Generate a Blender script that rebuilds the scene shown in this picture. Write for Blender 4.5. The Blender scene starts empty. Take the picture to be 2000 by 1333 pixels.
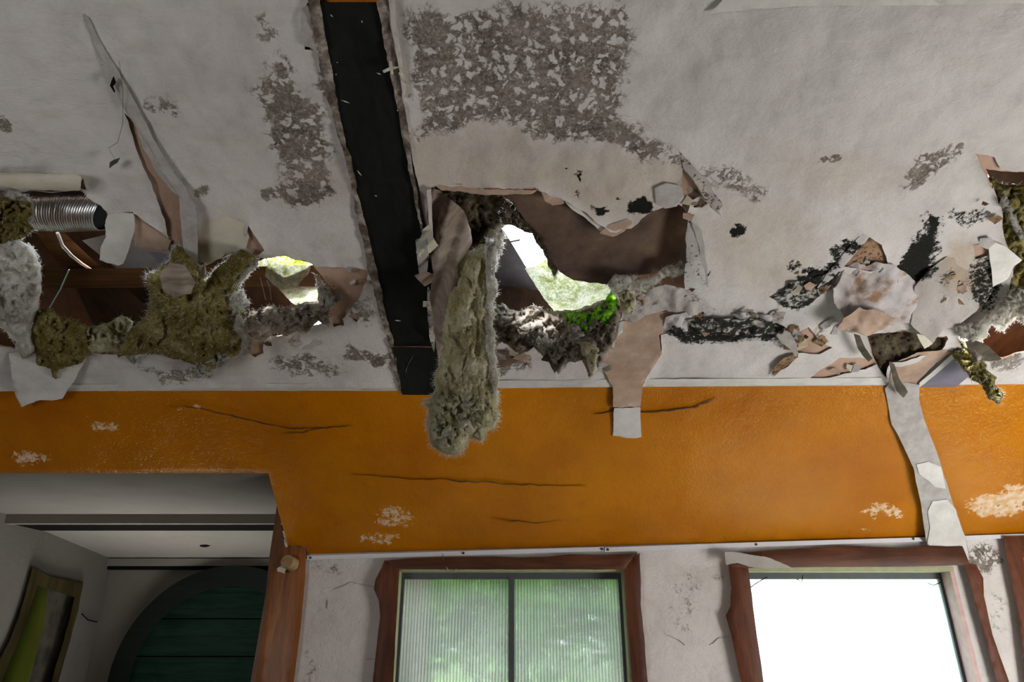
import bpy, math, random
import numpy as np
from mathutils import Vector
from mathutils.geometry import delaunay_2d_cdt

random.seed(7); np.random.seed(7)
C = bpy.context.scene
COL = C.collection
# ------------------------------------------------------------------ camera, world, sun, lights, exposure
CAMZ = 1.55
PITCH = math.radians(23.5)
F = 24.0 / 36.0 * 2000.0
cam_d = bpy.data.cameras.new('camera'); cam = bpy.data.objects.new('camera', cam_d); COL.objects.link(cam)
cam_d.lens = 24.0; cam_d.sensor_width = 36.0; cam_d.clip_start = 0.02; cam_d.clip_end = 500
cam.location = (0, 0, CAMZ); cam.rotation_euler = (math.radians(90) + PITCH, 0, 0)
C.camera = cam
C.view_settings.view_transform = 'Standard'; C.view_settings.look = 'None'
C.view_settings.gamma = 1.0; C.view_settings.use_curve_mapping = False
C.view_settings.exposure = 0.0
C.cycles.max_bounces = 10; C.cycles.diffuse_bounces = 5; C.cycles.glossy_bounces = 4
C.cycles.transmission_bounces = 8; C.cycles.transparent_max_bounces = 12
C.cycles.sample_clamp_indirect = 6.0
C.cycles.use_denoising = True

world = bpy.data.worlds.new('overcast_sky'); C.world = world; world.use_nodes = True
wn = world.node_tree; wn.nodes.clear()
wo = wn.nodes.new('ShaderNodeOutputWorld'); wb = wn.nodes.new('ShaderNodeBackground')
wtc = wn.nodes.new('ShaderNodeTexCoord'); wnz = wn.nodes.new('ShaderNodeTexNoise'); wr = wn.nodes.new('ShaderNodeValToRGB')
wnz.inputs['Scale'].default_value = 2.2; wnz.inputs['Detail'].default_value = 4
wr.color_ramp.elements[0].position = 0.35; wr.color_ramp.elements[0].color = (0.70, 0.83, 1.0, 1)
wr.color_ramp.elements[1].position = 0.65; wr.color_ramp.elements[1].color = (0.95, 0.97, 1.0, 1)
wn.links.new(wtc.outputs['Generated'], wnz.inputs['Vector']); wn.links.new(wnz.outputs['Fac'], wr.inputs['Fac'])
wn.links.new(wr.outputs['Color'], wb.inputs['Color']); wn.links.new(wb.outputs['Background'], wo.inputs['Surface'])
wb.inputs['Strength'].default_value = 25.0

def light(name, kind, loc, target, energy, color, **kw):
    d = bpy.data.lights.new(name, kind); o = bpy.data.objects.new(name, d); COL.objects.link(o)
    d.energy = energy; d.color = color
    for k, v in kw.items(): setattr(d, k, v)
    o.location = loc
    o.rotation_euler = (Vector(target) - Vector(loc)).to_track_quat('-Z', 'Y').to_euler()
    return o
# hazy sun high overhead, softened by thin cloud
light('sun', 'SUN', (0, 0, 10), (.16, .36, 9.08), 62.0, (1.0, 0.99, 0.98), angle=math.radians(15))
# unseen fill lamps added at the right wall, left rear and alcove
light('fill_right', 'AREA', (3.2, 1.75, 1.1), (1.6, 2.6, 2.2), 122, (1.0, 0.975, 0.955), shape='RECTANGLE', size=1.5, size_y=1.2)
light('fill_left', 'AREA', (-2.5, -1.0, 1.3), (-1.1, .1, 3.0), 44, (.98, 0.985, 1.0), shape='RECTANGLE', size=1.2, size_y=1.2)
light('fill_alcove', 'AREA', (-2.4, 4.5, .12), (-2.3, 4.6, 2.2), 13, (.95, .98, 1.0), shape='RECTANGLE', size=.9, size_y=.8, spread=math.radians(80))
light('fill_alcove_side', 'AREA', (-1.35, 4.6, .7), (-3.1, 5.0, 1.6), 9, (.88, .96, 1.0), shape='RECTANGLE', size=.6, size_y=.8)

# ------------------------------------------------------------------ picture <-> place
CAM = np.array([0, 0, CAMZ])
R_ = np.array([1.0, 0, 0]); FW = np.array([0, math.cos(PITCH), math.sin(PITCH)]); UP = np.array([0, -math.sin(PITCH), math.cos(PITCH)])
def rays(x, y):
    x = np.asarray(x, float); y = np.asarray(y, float)
    return ((x - 1000) / F)[..., None] * R_ + ((666.5 - y) / F)[..., None] * UP + FW
def proj(P):
    q = np.asarray(P, float) - CAM
    z = q @ FW
    return np.stack([1000 + F * (q @ R_) / z, 666.5 - F * (q @ UP) / z], -1)
class Plane:
    def __init__(s, p, n):
        s.p = np.array(p, float); s.n = np.array(n, float); s.n /= np.linalg.norm(s.n)
        if (CAM - s.p) @ s.n < 0: s.n = -s.n
    def at(s, x, y, d=0.0):
        r = rays(x, y); d = np.asarray(d, float)
        t = ((s.p - CAM) @ s.n + d) / (r @ s.n)
        return CAM + r * t[..., None]
    def __call__(s, x, y, d=0.0): return s.at(x, y, d)
WY = 3.6
WALL = Plane((0, WY, 0), (0, -1, 0))
_b, _c, _d = WALL.at(600, 1083), WALL.at(2000, 1045), Plane((0, 2.8, 0), (0, -1, 0)).at(1000, 760)
ORANGE = Plane(_b, np.cross(_c - _b, _d - _b))
_e, _f = ORANGE.at(0, 766), ORANGE.at(2000, 752)
_s = math.radians(18)
CEIL = Plane(_e, np.cross(_f - _e, np.array([0, -math.cos(_s), math.sin(_s)])))
def ydepth(Y): return Plane((0, Y, 0), (0, -1, 0))
def xplane(X): return Plane((X, 0, 0), (1, 0, 0))
def lean(y0, Y0, y1, Y1):
    """a sheet hanging between two depths: top row y0 at depth Y0, bottom row y1 at depth Y1"""
    a = ydepth(Y0).at(1000, y0); b = ydepth(Y1).at(1000, y1)
    return Plane(a, np.cross(b - a, R_))

# ------------------------------------------------------------------ noise
def _hash(i, seed):
    a = (i[:, 0].astype(np.int64) * 73856093) ^ (i[:, 1].astype(np.int64) * 19349663) ^ (i[:, 2].astype(np.int64) * 83492791) ^ (seed * 2654435761)
    a = (a ^ (a >> 13)) * 1274126177 & 0x7fffffff
    a = (a ^ (a >> 16)) & 0xffff
    return a / 65535.0
def vnoise(p, seed=0):
    i = np.floor(p); f = p - i; f = f * f * (3 - 2 * f); r = 0
    for dx in (0, 1):
        for dy in (0, 1):
            for dz in (0, 1):
                w = (f[:, 0] if dx else 1 - f[:, 0]) * (f[:, 1] if dy else 1 - f[:, 1]) * (f[:, 2] if dz else 1 - f[:, 2])
                r = r + w * _hash(i + np.array([dx, dy, dz]), seed)
    return r
def fbm(p, seed=0, octv=4, gain=0.5):
    """about -1..1"""
    p = np.asarray(p, float)
    if p.shape[1] == 2: p = np.concatenate([p, np.zeros((len(p), 1))], 1)
    a, s, r = 1.0, 0.0, 0.0
    for k in range(octv):
        r = r + a * (vnoise(p * 2 ** k + 17.3 * k, seed + k) * 2 - 1); s += a; a *= gain
    return r / s * 1.6

# ------------------------------------------------------------------ outlines and sheets
def rag(poly, amp=4.0, step=6.0, seed=0):
    """break up an outline: torn paper edge"""
    P = np.array(poly, float); out = []
    n = len(P)
    for i in range(n):
        a, b = P[i], P[(i + 1) % n]; L = np.linalg.norm(b - a); k = max(1, int(L / step))
        for j in range(k): out.append(a + (b - a) * j / k)
    out = np.array(out)
    if amp > 0:
        q = out / 22.0
        out = out + amp * np.stack([fbm(q, seed, 4, .65), fbm(q + 50, seed + 9, 4, .65)], 1)
    return out
def inside(pts, poly):
    x, y = pts[:, 0], pts[:, 1]; r = np.zeros(len(pts), bool); n = len(poly)
    lo, hi = poly.min(0), poly.max(0)
    m = (x >= lo[0]) & (x <= hi[0]) & (y >= lo[1]) & (y <= hi[1]); xi, yi = x[m], y[m]; ri = np.zeros(len(xi), bool)
    for i in range(n):
        a, b = poly[i], poly[(i + 1) % n]
        if a[1] == b[1]: continue
        c = ((a[1] > yi) != (b[1] > yi)) & (xi < (b[0] - a[0]) * (yi - a[1]) / (b[1] - a[1]) + a[0])
        ri ^= c
    r[m] = ri
    return r
def edge_dist(pts, polys, cap=1e9):
    d = np.full(len(pts), float(cap)); x, y = pts[:, 0], pts[:, 1]
    for poly in polys:
        n = len(poly)
        lo, hi = poly.min(0) - cap, poly.max(0) + cap
        m = np.nonzero((x > lo[0]) & (x < hi[0]) & (y > lo[1]) & (y < hi[1]))[0]
        if not len(m): continue
        dd = d[m]; px, py = x[m], y[m]
        for i in range(n):
            a, b = poly[i], poly[(i + 1) % n]; e = b - a; L = e @ e
            if L == 0: continue
            t = np.clip(((px - a[0]) * e[0] + (py - a[1]) * e[1]) / L, 0, 1)
            dd = np.minimum(dd, np.hypot(px - a[0] - t * e[0], py - a[1] - t * e[1]))
        d[m] = dd
    return d
def triangulate(outer, holes=(), sp=8.0, window=None, coarse=60.0):
    """pixel-space triangulation of a ragged polygon with ragged holes"""
    loops = [outer] + list(holes)
    lo, hi = outer.min(0), outer.max(0)
    def grid(a, b, s):
        gx = np.arange(a[0] + s / 2, b[0], s); gy = np.arange(a[1] + s / 2, b[1], s * .87)
        if len(gx) == 0 or len(gy) == 0: return np.zeros((0, 2))
        X, Y = np.meshgrid(gx, gy); X = X + (np.arange(len(gy)) % 2)[:, None] * s / 2
        g = np.stack([X.ravel(), Y.ravel()], 1)
        return g + (np.random.rand(*g.shape) - .5) * s * .3
    if window is None: G = grid(lo, hi, sp)
    else:
        w0, w1 = np.array(window[:2], float), np.array(window[2:], float)
        g1 = grid(np.maximum(lo, w0), np.minimum(hi, w1), sp); g2 = grid(lo, hi, coarse)
        k = (g2[:, 0] > w0[0]) & (g2[:, 0] < w1[0]) & (g2[:, 1] > w0[1]) & (g2[:, 1] < w1[1])
        G = np.concatenate([g1, g2[~k]])
    G = G[inside(G, outer)]
    for h in holes: G = G[~inside(G, h)]
    if len(G): G = G[edge_dist(G, loops, cap=sp) > sp * .35]
    V = [tuple(p) for p in G]; E = []
    for l in loops:
        s = len(V); V += [tuple(p) for p in l]
        E += [(s + i, s + (i + 1) % len(l)) for i in range(len(l))]
    v, _, f, _, _, _ = delaunay_2d_cdt([Vector(p) for p in V], E, [], 0, 1e-5)
    v = np.array([tuple(p) for p in v]); f = np.array([t for t in f if len(t) == 3])
    c = v[f].mean(1)
    k = inside(c, outer)
    for h in holes: k &= ~inside(c, h)
    f = f[k]
    u, inv = np.unique(f, return_inverse=True)
    return v[u], inv.reshape(f.shape), loops

def meshobj(name, V, Fs, mat, parent=None, smooth=True, attr=None, angle=50):
    me = bpy.data.meshes.new(name)
    me.from_pydata([tuple(map(float, p)) for p in V], [], [tuple(map(int, t)) for t in Fs])
    if attr is not None:
        ca = me.color_attributes.new('mask', 'FLOAT_COLOR', 'POINT')
        ca.data.foreach_set('color', np.asarray(attr, np.float32).ravel())
    if mat: me.materials.append(mat)
    me.polygons.foreach_set('use_smooth', [smooth] * len(me.polygons))
    if smooth: me.set_sharp_from_angle(angle=math.radians(angle))
    me.update()
    o = bpy.data.objects.new(name, me); COL.objects.link(o)
    if parent is not None:
        o.parent = parent
        o.location = -Vector(world_loc(parent))
    return o
def world_loc(o):
    v = Vector((0, 0, 0))
    while o is not None: v += o.location; o = o.parent
    return v
def empty(name, loc, label=None, cat=None, group=None, kind=None):
    o = bpy.data.objects.new(name, None); COL.objects.link(o); o.location = [float(v) for v in loc]; o.empty_display_size = .05
    return tag(o, label, cat, group, kind)
def tag(o, label=None, cat=None, group=None, kind=None):
    if label: o['label'] = label
    if cat: o['category'] = cat
    if group: o['group'] = group
    if kind: o['kind'] = kind
    return o
def sheet(name, poly, mp, thick=.002, mat=None, d=0.0, holes=(), sp=8, parent=None, attr=None, smooth=True, pillow=None, window=None, angle=50, coarse=60.0):
    """a slab on mapping mp(x, y, d): front face at d (number or function of x, y, edge distance), back face thick behind"""
    outer = np.array(poly, float); holes = [np.array(h, float) for h in holes]
    v, f, loops = triangulate(outer, holes, sp, window, coarse)
    x, y = v[:, 0], v[:, 1]
    n = len(v)
    if callable(d) or callable(thick): ed = edge_dist(v, loops, cap=150)
    fd = d(x, y, ed) if callable(d) else np.full(n, float(d))
    bd = fd - (thick(x, y, ed) if callable(thick) else thick)
    P = np.concatenate([mp(x, y, fd), mp(x, y, bd)])
    # image-space orientation: y grows down; make front faces look at the camera
    a = P[f[:, 1]] - P[f[:, 0]]; b = P[f[:, 2]] - P[f[:, 0]]; nn = np.cross(a, b)
    flip = (nn * (CAM - P[f[:, 0]])).sum(1) < 0
    f[flip] = f[flip][:, ::-1]
    cnt = {}
    for t in f:
        for i in range(3):
            e = (int(t[i]), int(t[(i + 1) % 3])); cnt[e] = 1
    rim = [e for e in cnt if (e[1], e[0]) not in cnt]
    Fs = [tuple(t) for t in f] + [(t[2] + n, t[1] + n, t[0] + n) for t in f] + [(b_, a_, a_ + n, b_ + n) for a_, b_ in rim]
    at = None
    if attr is not None:
        m = attr(x, y); at = np.concatenate([m, m])
    return meshobj(name, P, Fs, mat, parent, smooth, at, angle)

def box(name, x0, x1, y0, y1, z0, z1, mat, parent=None):
    V = [(x, y, z) for x in (x0, x1) for y in (y0, y1) for z in (z0, z1)]
    Fs = [(0, 1, 3, 2), (4, 6, 7, 5), (0, 4, 5, 1), (2, 3, 7, 6), (0, 2, 6, 4), (1, 5, 7, 3)]
    return meshobj(name, V, Fs, mat, parent, False)
def tube_geo(pts, r, seg=8, closed_ends=True):
    pts = [Vector(p) for p in pts]; V = []; Fs = []
    rr = r if hasattr(r, '__len__') else [r] * len(pts)
    for i, p in enumerate(pts):
        t = (pts[min(i + 1, len(pts) - 1)] - pts[max(i - 1, 0)]).normalized()
        u = t.cross(Vector((0.13, 0.3, 1))).normalized(); w = t.cross(u)
        for k in range(seg):
            a = 2 * math.pi * k / seg; V.append(p + (u * math.cos(a) + w * math.sin(a)) * rr[i])
    for i in range(len(pts) - 1):
        for k in range(seg):
            a = i * seg + k; b = i * seg + (k + 1) % seg
            Fs.append((a, b, b + seg, a + seg))
    if closed_ends: Fs.append(tuple(range(seg))[::-1]); Fs.append(tuple(range(len(V) - seg, len(V))))
    return V, Fs
def tube(name, pts, r, mat, parent=None, seg=8):
    V, Fs = tube_geo(pts, r, seg)
    return meshobj(name, V, Fs, mat, parent)

# ------------------------------------------------------------------ materials
def newmat(name):
    m = bpy.data.materials.new(name); m.use_nodes = True
    nt = m.node_tree; nt.nodes.clear()
    out = nt.nodes.new('ShaderNodeOutputMaterial'); p = nt.nodes.new('ShaderNodeBsdfPrincipled')
    nt.links.new(p.outputs[0], out.inputs['Surface'])
    return m, nt, p, out
class N:
    """tiny node helper"""
    def __init__(s, nt):
        s.nt = nt; s.tc = nt.nodes.new('ShaderNodeTexCoord').outputs['Object']
    def link(s, a, b): s.nt.links.new(a, b)
    def set(s, sock, v):
        if isinstance(v, bpy.types.NodeSocket): s.link(v, sock)
        elif isinstance(v, tuple) and len(v) == 3 and sock.type == 'RGBA': sock.default_value = (*v, 1)
        else: sock.default_value = v
    def vec(s, sc, rot=(0, 0, 0), src=None):
        n = s.nt.nodes.new('ShaderNodeMapping'); s.link(src or s.tc, n.inputs[0]); n.inputs['Scale'].default_value = sc; n.inputs['Rotation'].default_value = rot
        return n.outputs[0]
    def noise(s, scale, detail=4, rough=.5, vec=None, dist=0):
        n = s.nt.nodes.new('ShaderNodeTexNoise'); s.link(vec or s.tc, n.inputs['Vector'])
        n.inputs['Scale'].default_value = scale; n.inputs['Detail'].default_value = detail; n.inputs['Roughness'].default_value = rough; n.inputs['Distortion'].default_value = dist
        return n.outputs['Fac']
    def voro(s, scale, vec=None, feature='F1'):
        n = s.nt.nodes.new('ShaderNodeTexVoronoi'); n.feature = feature; s.link(vec or s.tc, n.inputs['Vector']); n.inputs['Scale'].default_value = scale
        return n.outputs['Distance']
    def wave(s, scale, dist, vec=None, detail=2, dscale=1.0, direction='X', prof='SIN'):
        n = s.nt.nodes.new('ShaderNodeTexWave'); s.link(vec or s.tc, n.inputs['Vector']); n.bands_direction = direction; n.wave_profile = prof
        n.inputs['Scale'].default_value = scale; n.inputs['Distortion'].default_value = dist; n.inputs['Detail'].default_value = detail; n.inputs['Detail Scale'].default_value = dscale
        return n.outputs['Fac']
    def math(s, op, a, b=0.0, clamp=False):
        n = s.nt.nodes.new('ShaderNodeMath'); n.operation = op; n.use_clamp = clamp
        s.set(n.inputs[0], a); s.set(n.inputs[1], b); return n.outputs[0]
    def ramp(s, fac, stops):
        n = s.nt.nodes.new('ShaderNodeValToRGB'); s.link(fac, n.inputs[0]); e = n.color_ramp.elements
        while len(e) < len(stops): e.new(.5)
        for i, (p, c) in enumerate(stops): e[i].position = p; e[i].color = (*c, 1) if len(c) == 3 else c
        return n.outputs[0]
    def mr(s, v, a, b, c=0.0, d=1.0):
        n = s.nt.nodes.new('ShaderNodeMapRange'); n.interpolation_type = 'SMOOTHSTEP'
        s.link(v, n.inputs[0]); n.inputs[1].default_value = a; n.inputs[2].default_value = b; n.inputs[3].default_value = c; n.inputs[4].default_value = d
        return n.outputs[0]
    def mix(s, fac, a, b, mode='MIX'):
        n = s.nt.nodes.new('ShaderNodeMix'); n.data_type = 'RGBA'; n.blend_type = mode
        s.set(n.inputs[0], fac); s.set(n.inputs[6], a); s.set(n.inputs[7], b); return n.outputs[2]
    def bump(s, h, strength, dist, prev=None):
        n = s.nt.nodes.new('ShaderNodeBump'); s.link(h, n.inputs['Height']); n.inputs['Strength'].default_value = strength; n.inputs['Distance'].default_value = dist
        if prev is not None: s.link(prev, n.inputs['Normal'])
        return n.outputs[0]
    def mask(s):
        a = s.nt.nodes.new('ShaderNodeAttribute'); a.attribute_name = 'mask'
        sp = s.nt.nodes.new('ShaderNodeSeparateColor'); s.link(a.outputs['Color'], sp.inputs[0])
        return sp.outputs[0], sp.outputs[1], sp.outputs[2], a.outputs['Alpha']

def mat_wallpaper(name, c1, c2, texture=1.0):
    """old white textured paper: grey mottled mould (R), black mould (G), ochre damp (B), bare scuffs (A)"""
    m, nt, p, out = newmat(name); n = N(nt)
    r, g, b, a = n.mask()
    base = n.ramp(n.noise(2.2, 5, .6), [(.3, c1), (.7, c2)])
    base = n.mix(n.mr(n.noise(26, 3, .6), .5, .75, 0, .25), base, tuple(v * .8 for v in c1))
    base = n.mix(n.math('MULTIPLY', n.math('MULTIPLY', b, n.mr(n.noise(9, 5, .65), .2, .8, .4, 1)), .85), base, (.34, .235, .12))
    base = n.mix(n.mr(n.noise(3.2, 7, .7, dist=.3), .48, .75, 0, .55), base, tuple(v * .70 for v in c1))
    streak = n.noise(5, 5, .6, vec=n.vec((1, 5, 1), (0, 0, .5)))
    base = n.mix(n.mr(streak, .5, .75, 0, .22), base, (.33, .29, .22))
    # mottled mould: islands of clean paper left in a grey-brown film
    nz = n.noise(22, 6, .68, dist=.5)
    wob = nt.nodes.new('ShaderNodeTexNoise'); wob.inputs['Scale'].default_value = 30; wob.inputs['Detail'].default_value = 4; n.link(n.tc, wob.inputs['Vector'])
    wv = nt.nodes.new('ShaderNodeVectorMath'); wv.operation = 'MULTIPLY_ADD'; n.link(wob.outputs['Color'], wv.inputs[0]); wv.inputs[1].default_value = (.075, .075, .075); n.link(n.tc, wv.inputs[2])
    isl = n.mr(n.voro(32, wv.outputs[0]), .2, .5)
    isl2 = n.mr(n.voro(90, wv.outputs[0]), .2, .55)
    film = n.math('ADD', n.math('ADD', n.math('MULTIPLY', nz, .66), n.math('MULTIPLY', isl, .26)), n.math('MULTIPLY', isl2, .12))
    f1 = n.mr(n.math('ADD', film, r), .97, 1.18)
    mcol = n.ramp(n.noise(9, 5, .7), [(.35, (.07, .056, .04)), (.65, (.175, .148, .12))])
    base = n.mix(n.math('MULTIPLY', f1, n.mr(n.noise(95, 4, .8), .3, .6, .62, 1.0)), base, mcol)
    f2 = n.mr(n.math('ADD', n.noise(62, 6, .82), g), .88, .98)
    base = n.mix(f2, base, (.011, .011, .009))
    dust = n.mr(n.noise(240, 2, .5), .68, .74, 0, .35)
    base = n.mix(dust, base, (.12, .10, .08))
    base = n.mix(n.math('MULTIPLY', a, .8), base, (.10, .07, .045))
    n.set(p.inputs['Base Color'], base); p.inputs['Roughness'].default_value = .8; p.inputs['Specular IOR Level'].default_value = .06
    h = n.noise(80, 4, .6, vec=n.vec((.6, 1.6, 1), (0, 0, .5)), dist=1.2)
    b1 = n.bump(h, .55 * texture, .005)
    b2 = n.bump(n.noise(11, 5, .6), .5 * texture, .016, b1)
    n.link(b2, p.inputs['Normal'])
    return m
def mat_paper(name, c1, c2, c3=None, stops=(.35, .62, .72), spots=.0, rough=.8, striate=False, trans=0.0, sc=9):
    m, nt, p, out = newmat(name); n = N(nt)
    v = n.vec((1, 6, 1), (0, 0, .9)) if striate else None
    st = [(stops[0], c1), (stops[1], c2)] + ([(stops[2], c3)] if c3 else [])
    base = n.ramp(n.noise(sc, 6, .65, vec=v), st)
    if spots: base = n.mix(n.mr(n.noise(60, 5, .7), .62 - spots * .1, .70 - spots * .1, 0, .9), base, (.03, .027, .02))
    n.set(p.inputs['Base Color'], base); p.inputs['Roughness'].default_value = rough; p.inputs['Specular IOR Level'].default_value = .06
    n.link(n.bump(n.noise(60 if not striate else 30, 4, .6, vec=v), .4, .004), p.inputs['Normal'])
    if trans:
        t = nt.nodes.new('ShaderNodeBsdfTranslucent'); n.set(t.inputs[0], base); mx = nt.nodes.new('ShaderNodeMixShader'); mx.inputs[0].default_value = trans
        n.link(p.outputs[0], mx.inputs[1]); n.link(t.outputs[0], mx.inputs[2]); n.link(mx.outputs[0], out.inputs['Surface'])
    return m
def mat_wool(name, dark, mid, pale, trans=.25, palefrom=.62, sc=14):
    m, nt, p, out = newmat(name); n = N(nt)
    base = n.ramp(n.math('ADD', n.math('MULTIPLY', n.noise(sc, 6, .7), .7), n.math('MULTIPLY', n.noise(120, 3, .6), .3)), [(.36, dark), (.50, mid), (palefrom, pale)])
    n.set(p.inputs['Base Color'], base); p.inputs['Roughness'].default_value = 1.0; p.inputs['Specular IOR Level'].default_value = .1
    n.link(n.bump(n.noise(90, 6, .75, vec=n.vec((1.8, 1, .7)), dist=1.6), .8, .008), p.inputs['Normal'])
    t = nt.nodes.new('ShaderNodeBsdfTranslucent'); n.set(t.inputs[0], base); mx = nt.nodes.new('ShaderNodeMixShader'); mx.inputs[0].default_value = trans
    n.link(p.outputs[0], mx.inputs[1]); n.link(t.outputs[0], mx.inputs[2]); n.link(mx.outputs[0], out.inputs['Surface'])
    return m
def mat_wood(name, c1, c2, axis='Z', rough=.45, scale=1.0, coat=0.0, dark=None):
    m, nt, p, out = newmat(name); n = N(nt)
    s = {'X': (1.2, 14, 14), 'Y': (14, 1.2, 14), 'Z': (14, 14, 1.2)}[axis]
    v = n.vec(tuple(k * scale for k in s))
    g = n.noise(1.6, 6, .6, vec=v, dist=.8)
    base = n.ramp(g, [(.33, c1), (.66, c2)])
    fine = n.noise(9, 3, .6, vec=v)
    base = n.mix(n.mr(fine, .5, .7, 0, .35), base, tuple(k * .45 for k in c1))
    base = n.mix(n.mr(n.noise(1.7, 4, .6), .45, .7, 0, .55), base, dark or tuple(k * .3 for k in c1))
    n.set(p.inputs['Base Color'], base); p.inputs['Roughness'].default_value = rough; p.inputs['Coat Weight'].default_value = coat; p.inputs['Coat Roughness'].default_value = .25; p.inputs['Specular IOR Level'].default_value = .2
    n.link(n.bump(fine, .2, .0015), p.inputs['Normal'])
    return m
def mat_orange():
    m, nt, p, out = newmat('orange_gloss_paint'); n = N(nt)
    r, g, b, a = n.mask()
    base = n.ramp(n.noise(1.6, 5, .6), [(.3, (.29, .083, .0006)), (.7, (.42, .148, .0012))])
    base = n.mix(n.mr(n.noise(11, 6, .7), .5, .8, 0, .35), base, (.24, .06, .001))
    f1 = n.mr(n.math('ADD', n.noise(38, 6, .72, dist=.5), r), 1.0, 1.05)
    base = n.mix(n.math('MULTIPLY', f1, .85), base, n.ramp(n.noise(30, 3), [(.4, (.50, .33, .17)), (.6, (.62, .50, .38))]))
    f2 = n.mr(n.math('ADD', n.noise(50, 5, .7), g), .97, 1.05)
    base = n.mix(n.math('MULTIPLY', f2, .9), base, (.05, .025, .01))
    n.set(p.inputs['Base Color'], base)
    n.set(p.inputs['Roughness'], n.mr(f1, 0, 1, .27, .8)); p.inputs['Specular IOR Level'].default_value = .55; p.inputs['Specular Tint'].default_value = (1.0, .66, .16, 1)
    b1 = n.bump(n.noise(75, 3, .55, dist=1.0), .55, .005)
    b2 = n.bump(n.noise(7, 4, .5), .45, .02, b1)
    n.link(b2, p.inputs['Normal'])
    return m
def mat_plain(name, c, rough=.6, metal=0.0, nz=.15, sc=20, bump=0.0, spec=.5):
    m, nt, p, out = newmat(name); n = N(nt)
    n.set(p.inputs['Base Color'], n.ramp(n.noise(sc, 5, .6), [(.3, tuple(k * (1 - nz) for k in c)), (.7, tuple(min(1, k * (1 + nz)) for k in c))]))
    p.inputs['Roughness'].default_value = rough; p.inputs['Metallic'].default_value = metal; p.inputs['Specular IOR Level'].default_value = spec
    if bump: n.link(n.bump(n.noise(sc * 3, 4, .6), bump, .005), p.inputs['Normal'])
    return m
def mat_pane(name, tint, rough=.24, haze=.30):
    """ribbed twin-wall plastic glazing"""
    m, nt, p, out = newmat(name); nt.nodes.remove(p); n = N(nt)
    rib = n.wave(20.0, 0.0, detail=0)
    tcol = n.mix(rib, tuple(k * .62 for k in tint), tint)
    ref = nt.nodes.new('ShaderNodeBsdfRefraction'); ref.inputs['Roughness'].default_value = rough; ref.inputs['IOR'].default_value = 1.14
    n.set(ref.inputs['Color'], tcol)
    tr = nt.nodes.new('ShaderNodeBsdfTranslucent'); n.set(tr.inputs[0], n.ramp(n.noise(5, 5, .65), [(.3, tuple(k * .75 for k in tint)), (.7, tint)]))
    gl = nt.nodes.new('ShaderNodeBsdfGlossy'); gl.inputs['Roughness'].default_value = .2
    bp = n.bump(rib, .35, .004)
    for k in (ref, gl): n.link(bp, k.inputs['Normal'])
    m1 = nt.nodes.new('ShaderNodeMixShader'); n.set(m1.inputs[0], n.math('ADD', n.math('MULTIPLY', n.noise(3.5, 4, .6), .2), n.math('ADD', n.math('MULTIPLY', rib, .12), haze - .1)))
    n.link(ref.outputs[0], m1.inputs[1]); n.link(tr.outputs[0], m1.inputs[2])
    cl = nt.nodes.new('ShaderNodeBsdfTransparent'); n.set(cl.inputs[0], tcol)
    m3 = nt.nodes.new('ShaderNodeMixShader'); m3.inputs[0].default_value = .2; n.link(m1.outputs[0], m3.inputs[1]); n.link(cl.outputs[0], m3.inputs[2]); m1 = m3
    m2 = nt.nodes.new('ShaderNodeMixShader'); m2.inputs[0].default_value = .05
    n.link(m1.outputs[0], m2.inputs[1]); n.link(gl.outputs[0], m2.inputs[2]); n.link(m2.outputs[0], out.inputs['Surface'])
    return m
M = {}
M['paper'] = mat_wallpaper('old_white_wallpaper', (.45, .425, .40), (.55, .525, .50))
M['wall'] = mat_wallpaper('rough_white_wall', (.52, .49, .46), (.62, .59, .56), 1.3)
M['alcove'] = mat_wallpaper('alcove_white_paint', (.40, .43, .40), (.48, .50, .48), .5)
M['board'] = mat_paper('plasterboard_backing', (.33, .215, .155), (.42, .29, .215), sc=7)
M['tan'] = mat_paper('tan_lining_paper', (.29, .20, .145), (.39, .285, .215), (.46, .37, .30), sc=11)
M['tanbrown'] = mat_paper('brown_damp_lining', (.13, .08, .035), (.30, .185, .11), spots=1.0, sc=13)
M['white'] = mat_paper('white_torn_paper', (.52, .50, .46), (.64, .62, .58), trans=.15)
M['cream'] = mat_paper('cream_torn_paper', (.50, .47, .36), (.60, .57, .46), trans=.15)
M['grey'] = mat_paper('grey_lining_paper', (.27, .25, .23), (.37, .35, .325), sc=16)
M['greymould'] = mat_paper('mouldy_grey_paper', (.30, .27, .24), (.42, .39, .35), spots=1.0)
M['crumple'] = mat_paper('stained_crumpled_paper', (.20, .12, .075), (.36, .32, .30), (.42, .395, .38), sc=9, stops=(.38, .50, .6))
M['stained'] = mat_paper('yellow_stained_paper', (.36, .31, .20), (.46, .42, .34), (.27, .18, .08), sc=7)
M['darkpaper'] = mat_paper('dark_damp_paper', (.035, .035, .025), (.10, .085, .06))
M['brownfelt'] = mat_paper('brown_striated_paper', (.15, .115, .085), (.30, .25, .205), striate=True, sc=5)
M['brownboard'] = mat_paper('brown_stained_board', (.055, .038, .032), (.12, .08, .055), (.19, .125, .07), sc=6)
M['edge'] = mat_paper('crumbled_board_edge', (.07, .055, .04), (.17, .14, .115), (.33, .29, .26), sc=22, stops=(.38, .52, .62))
M['lath'] = mat_wood('pale_lath', (.42, .38, .34), (.55, .50, .46), 'Y', .7)
M['olive'] = mat_wool('olive_mineral_wool', (.095, .078, .016), (.21, .17, .045), (.42, .37, .18), sc=9)
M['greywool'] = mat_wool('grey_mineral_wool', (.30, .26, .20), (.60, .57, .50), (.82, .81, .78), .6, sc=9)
M['yellowwool'] = mat_wool('yellow_mineral_wool', (.26, .22, .10), (.54, .50, .30), (.76, .73, .60), .35, sc=9)
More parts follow.
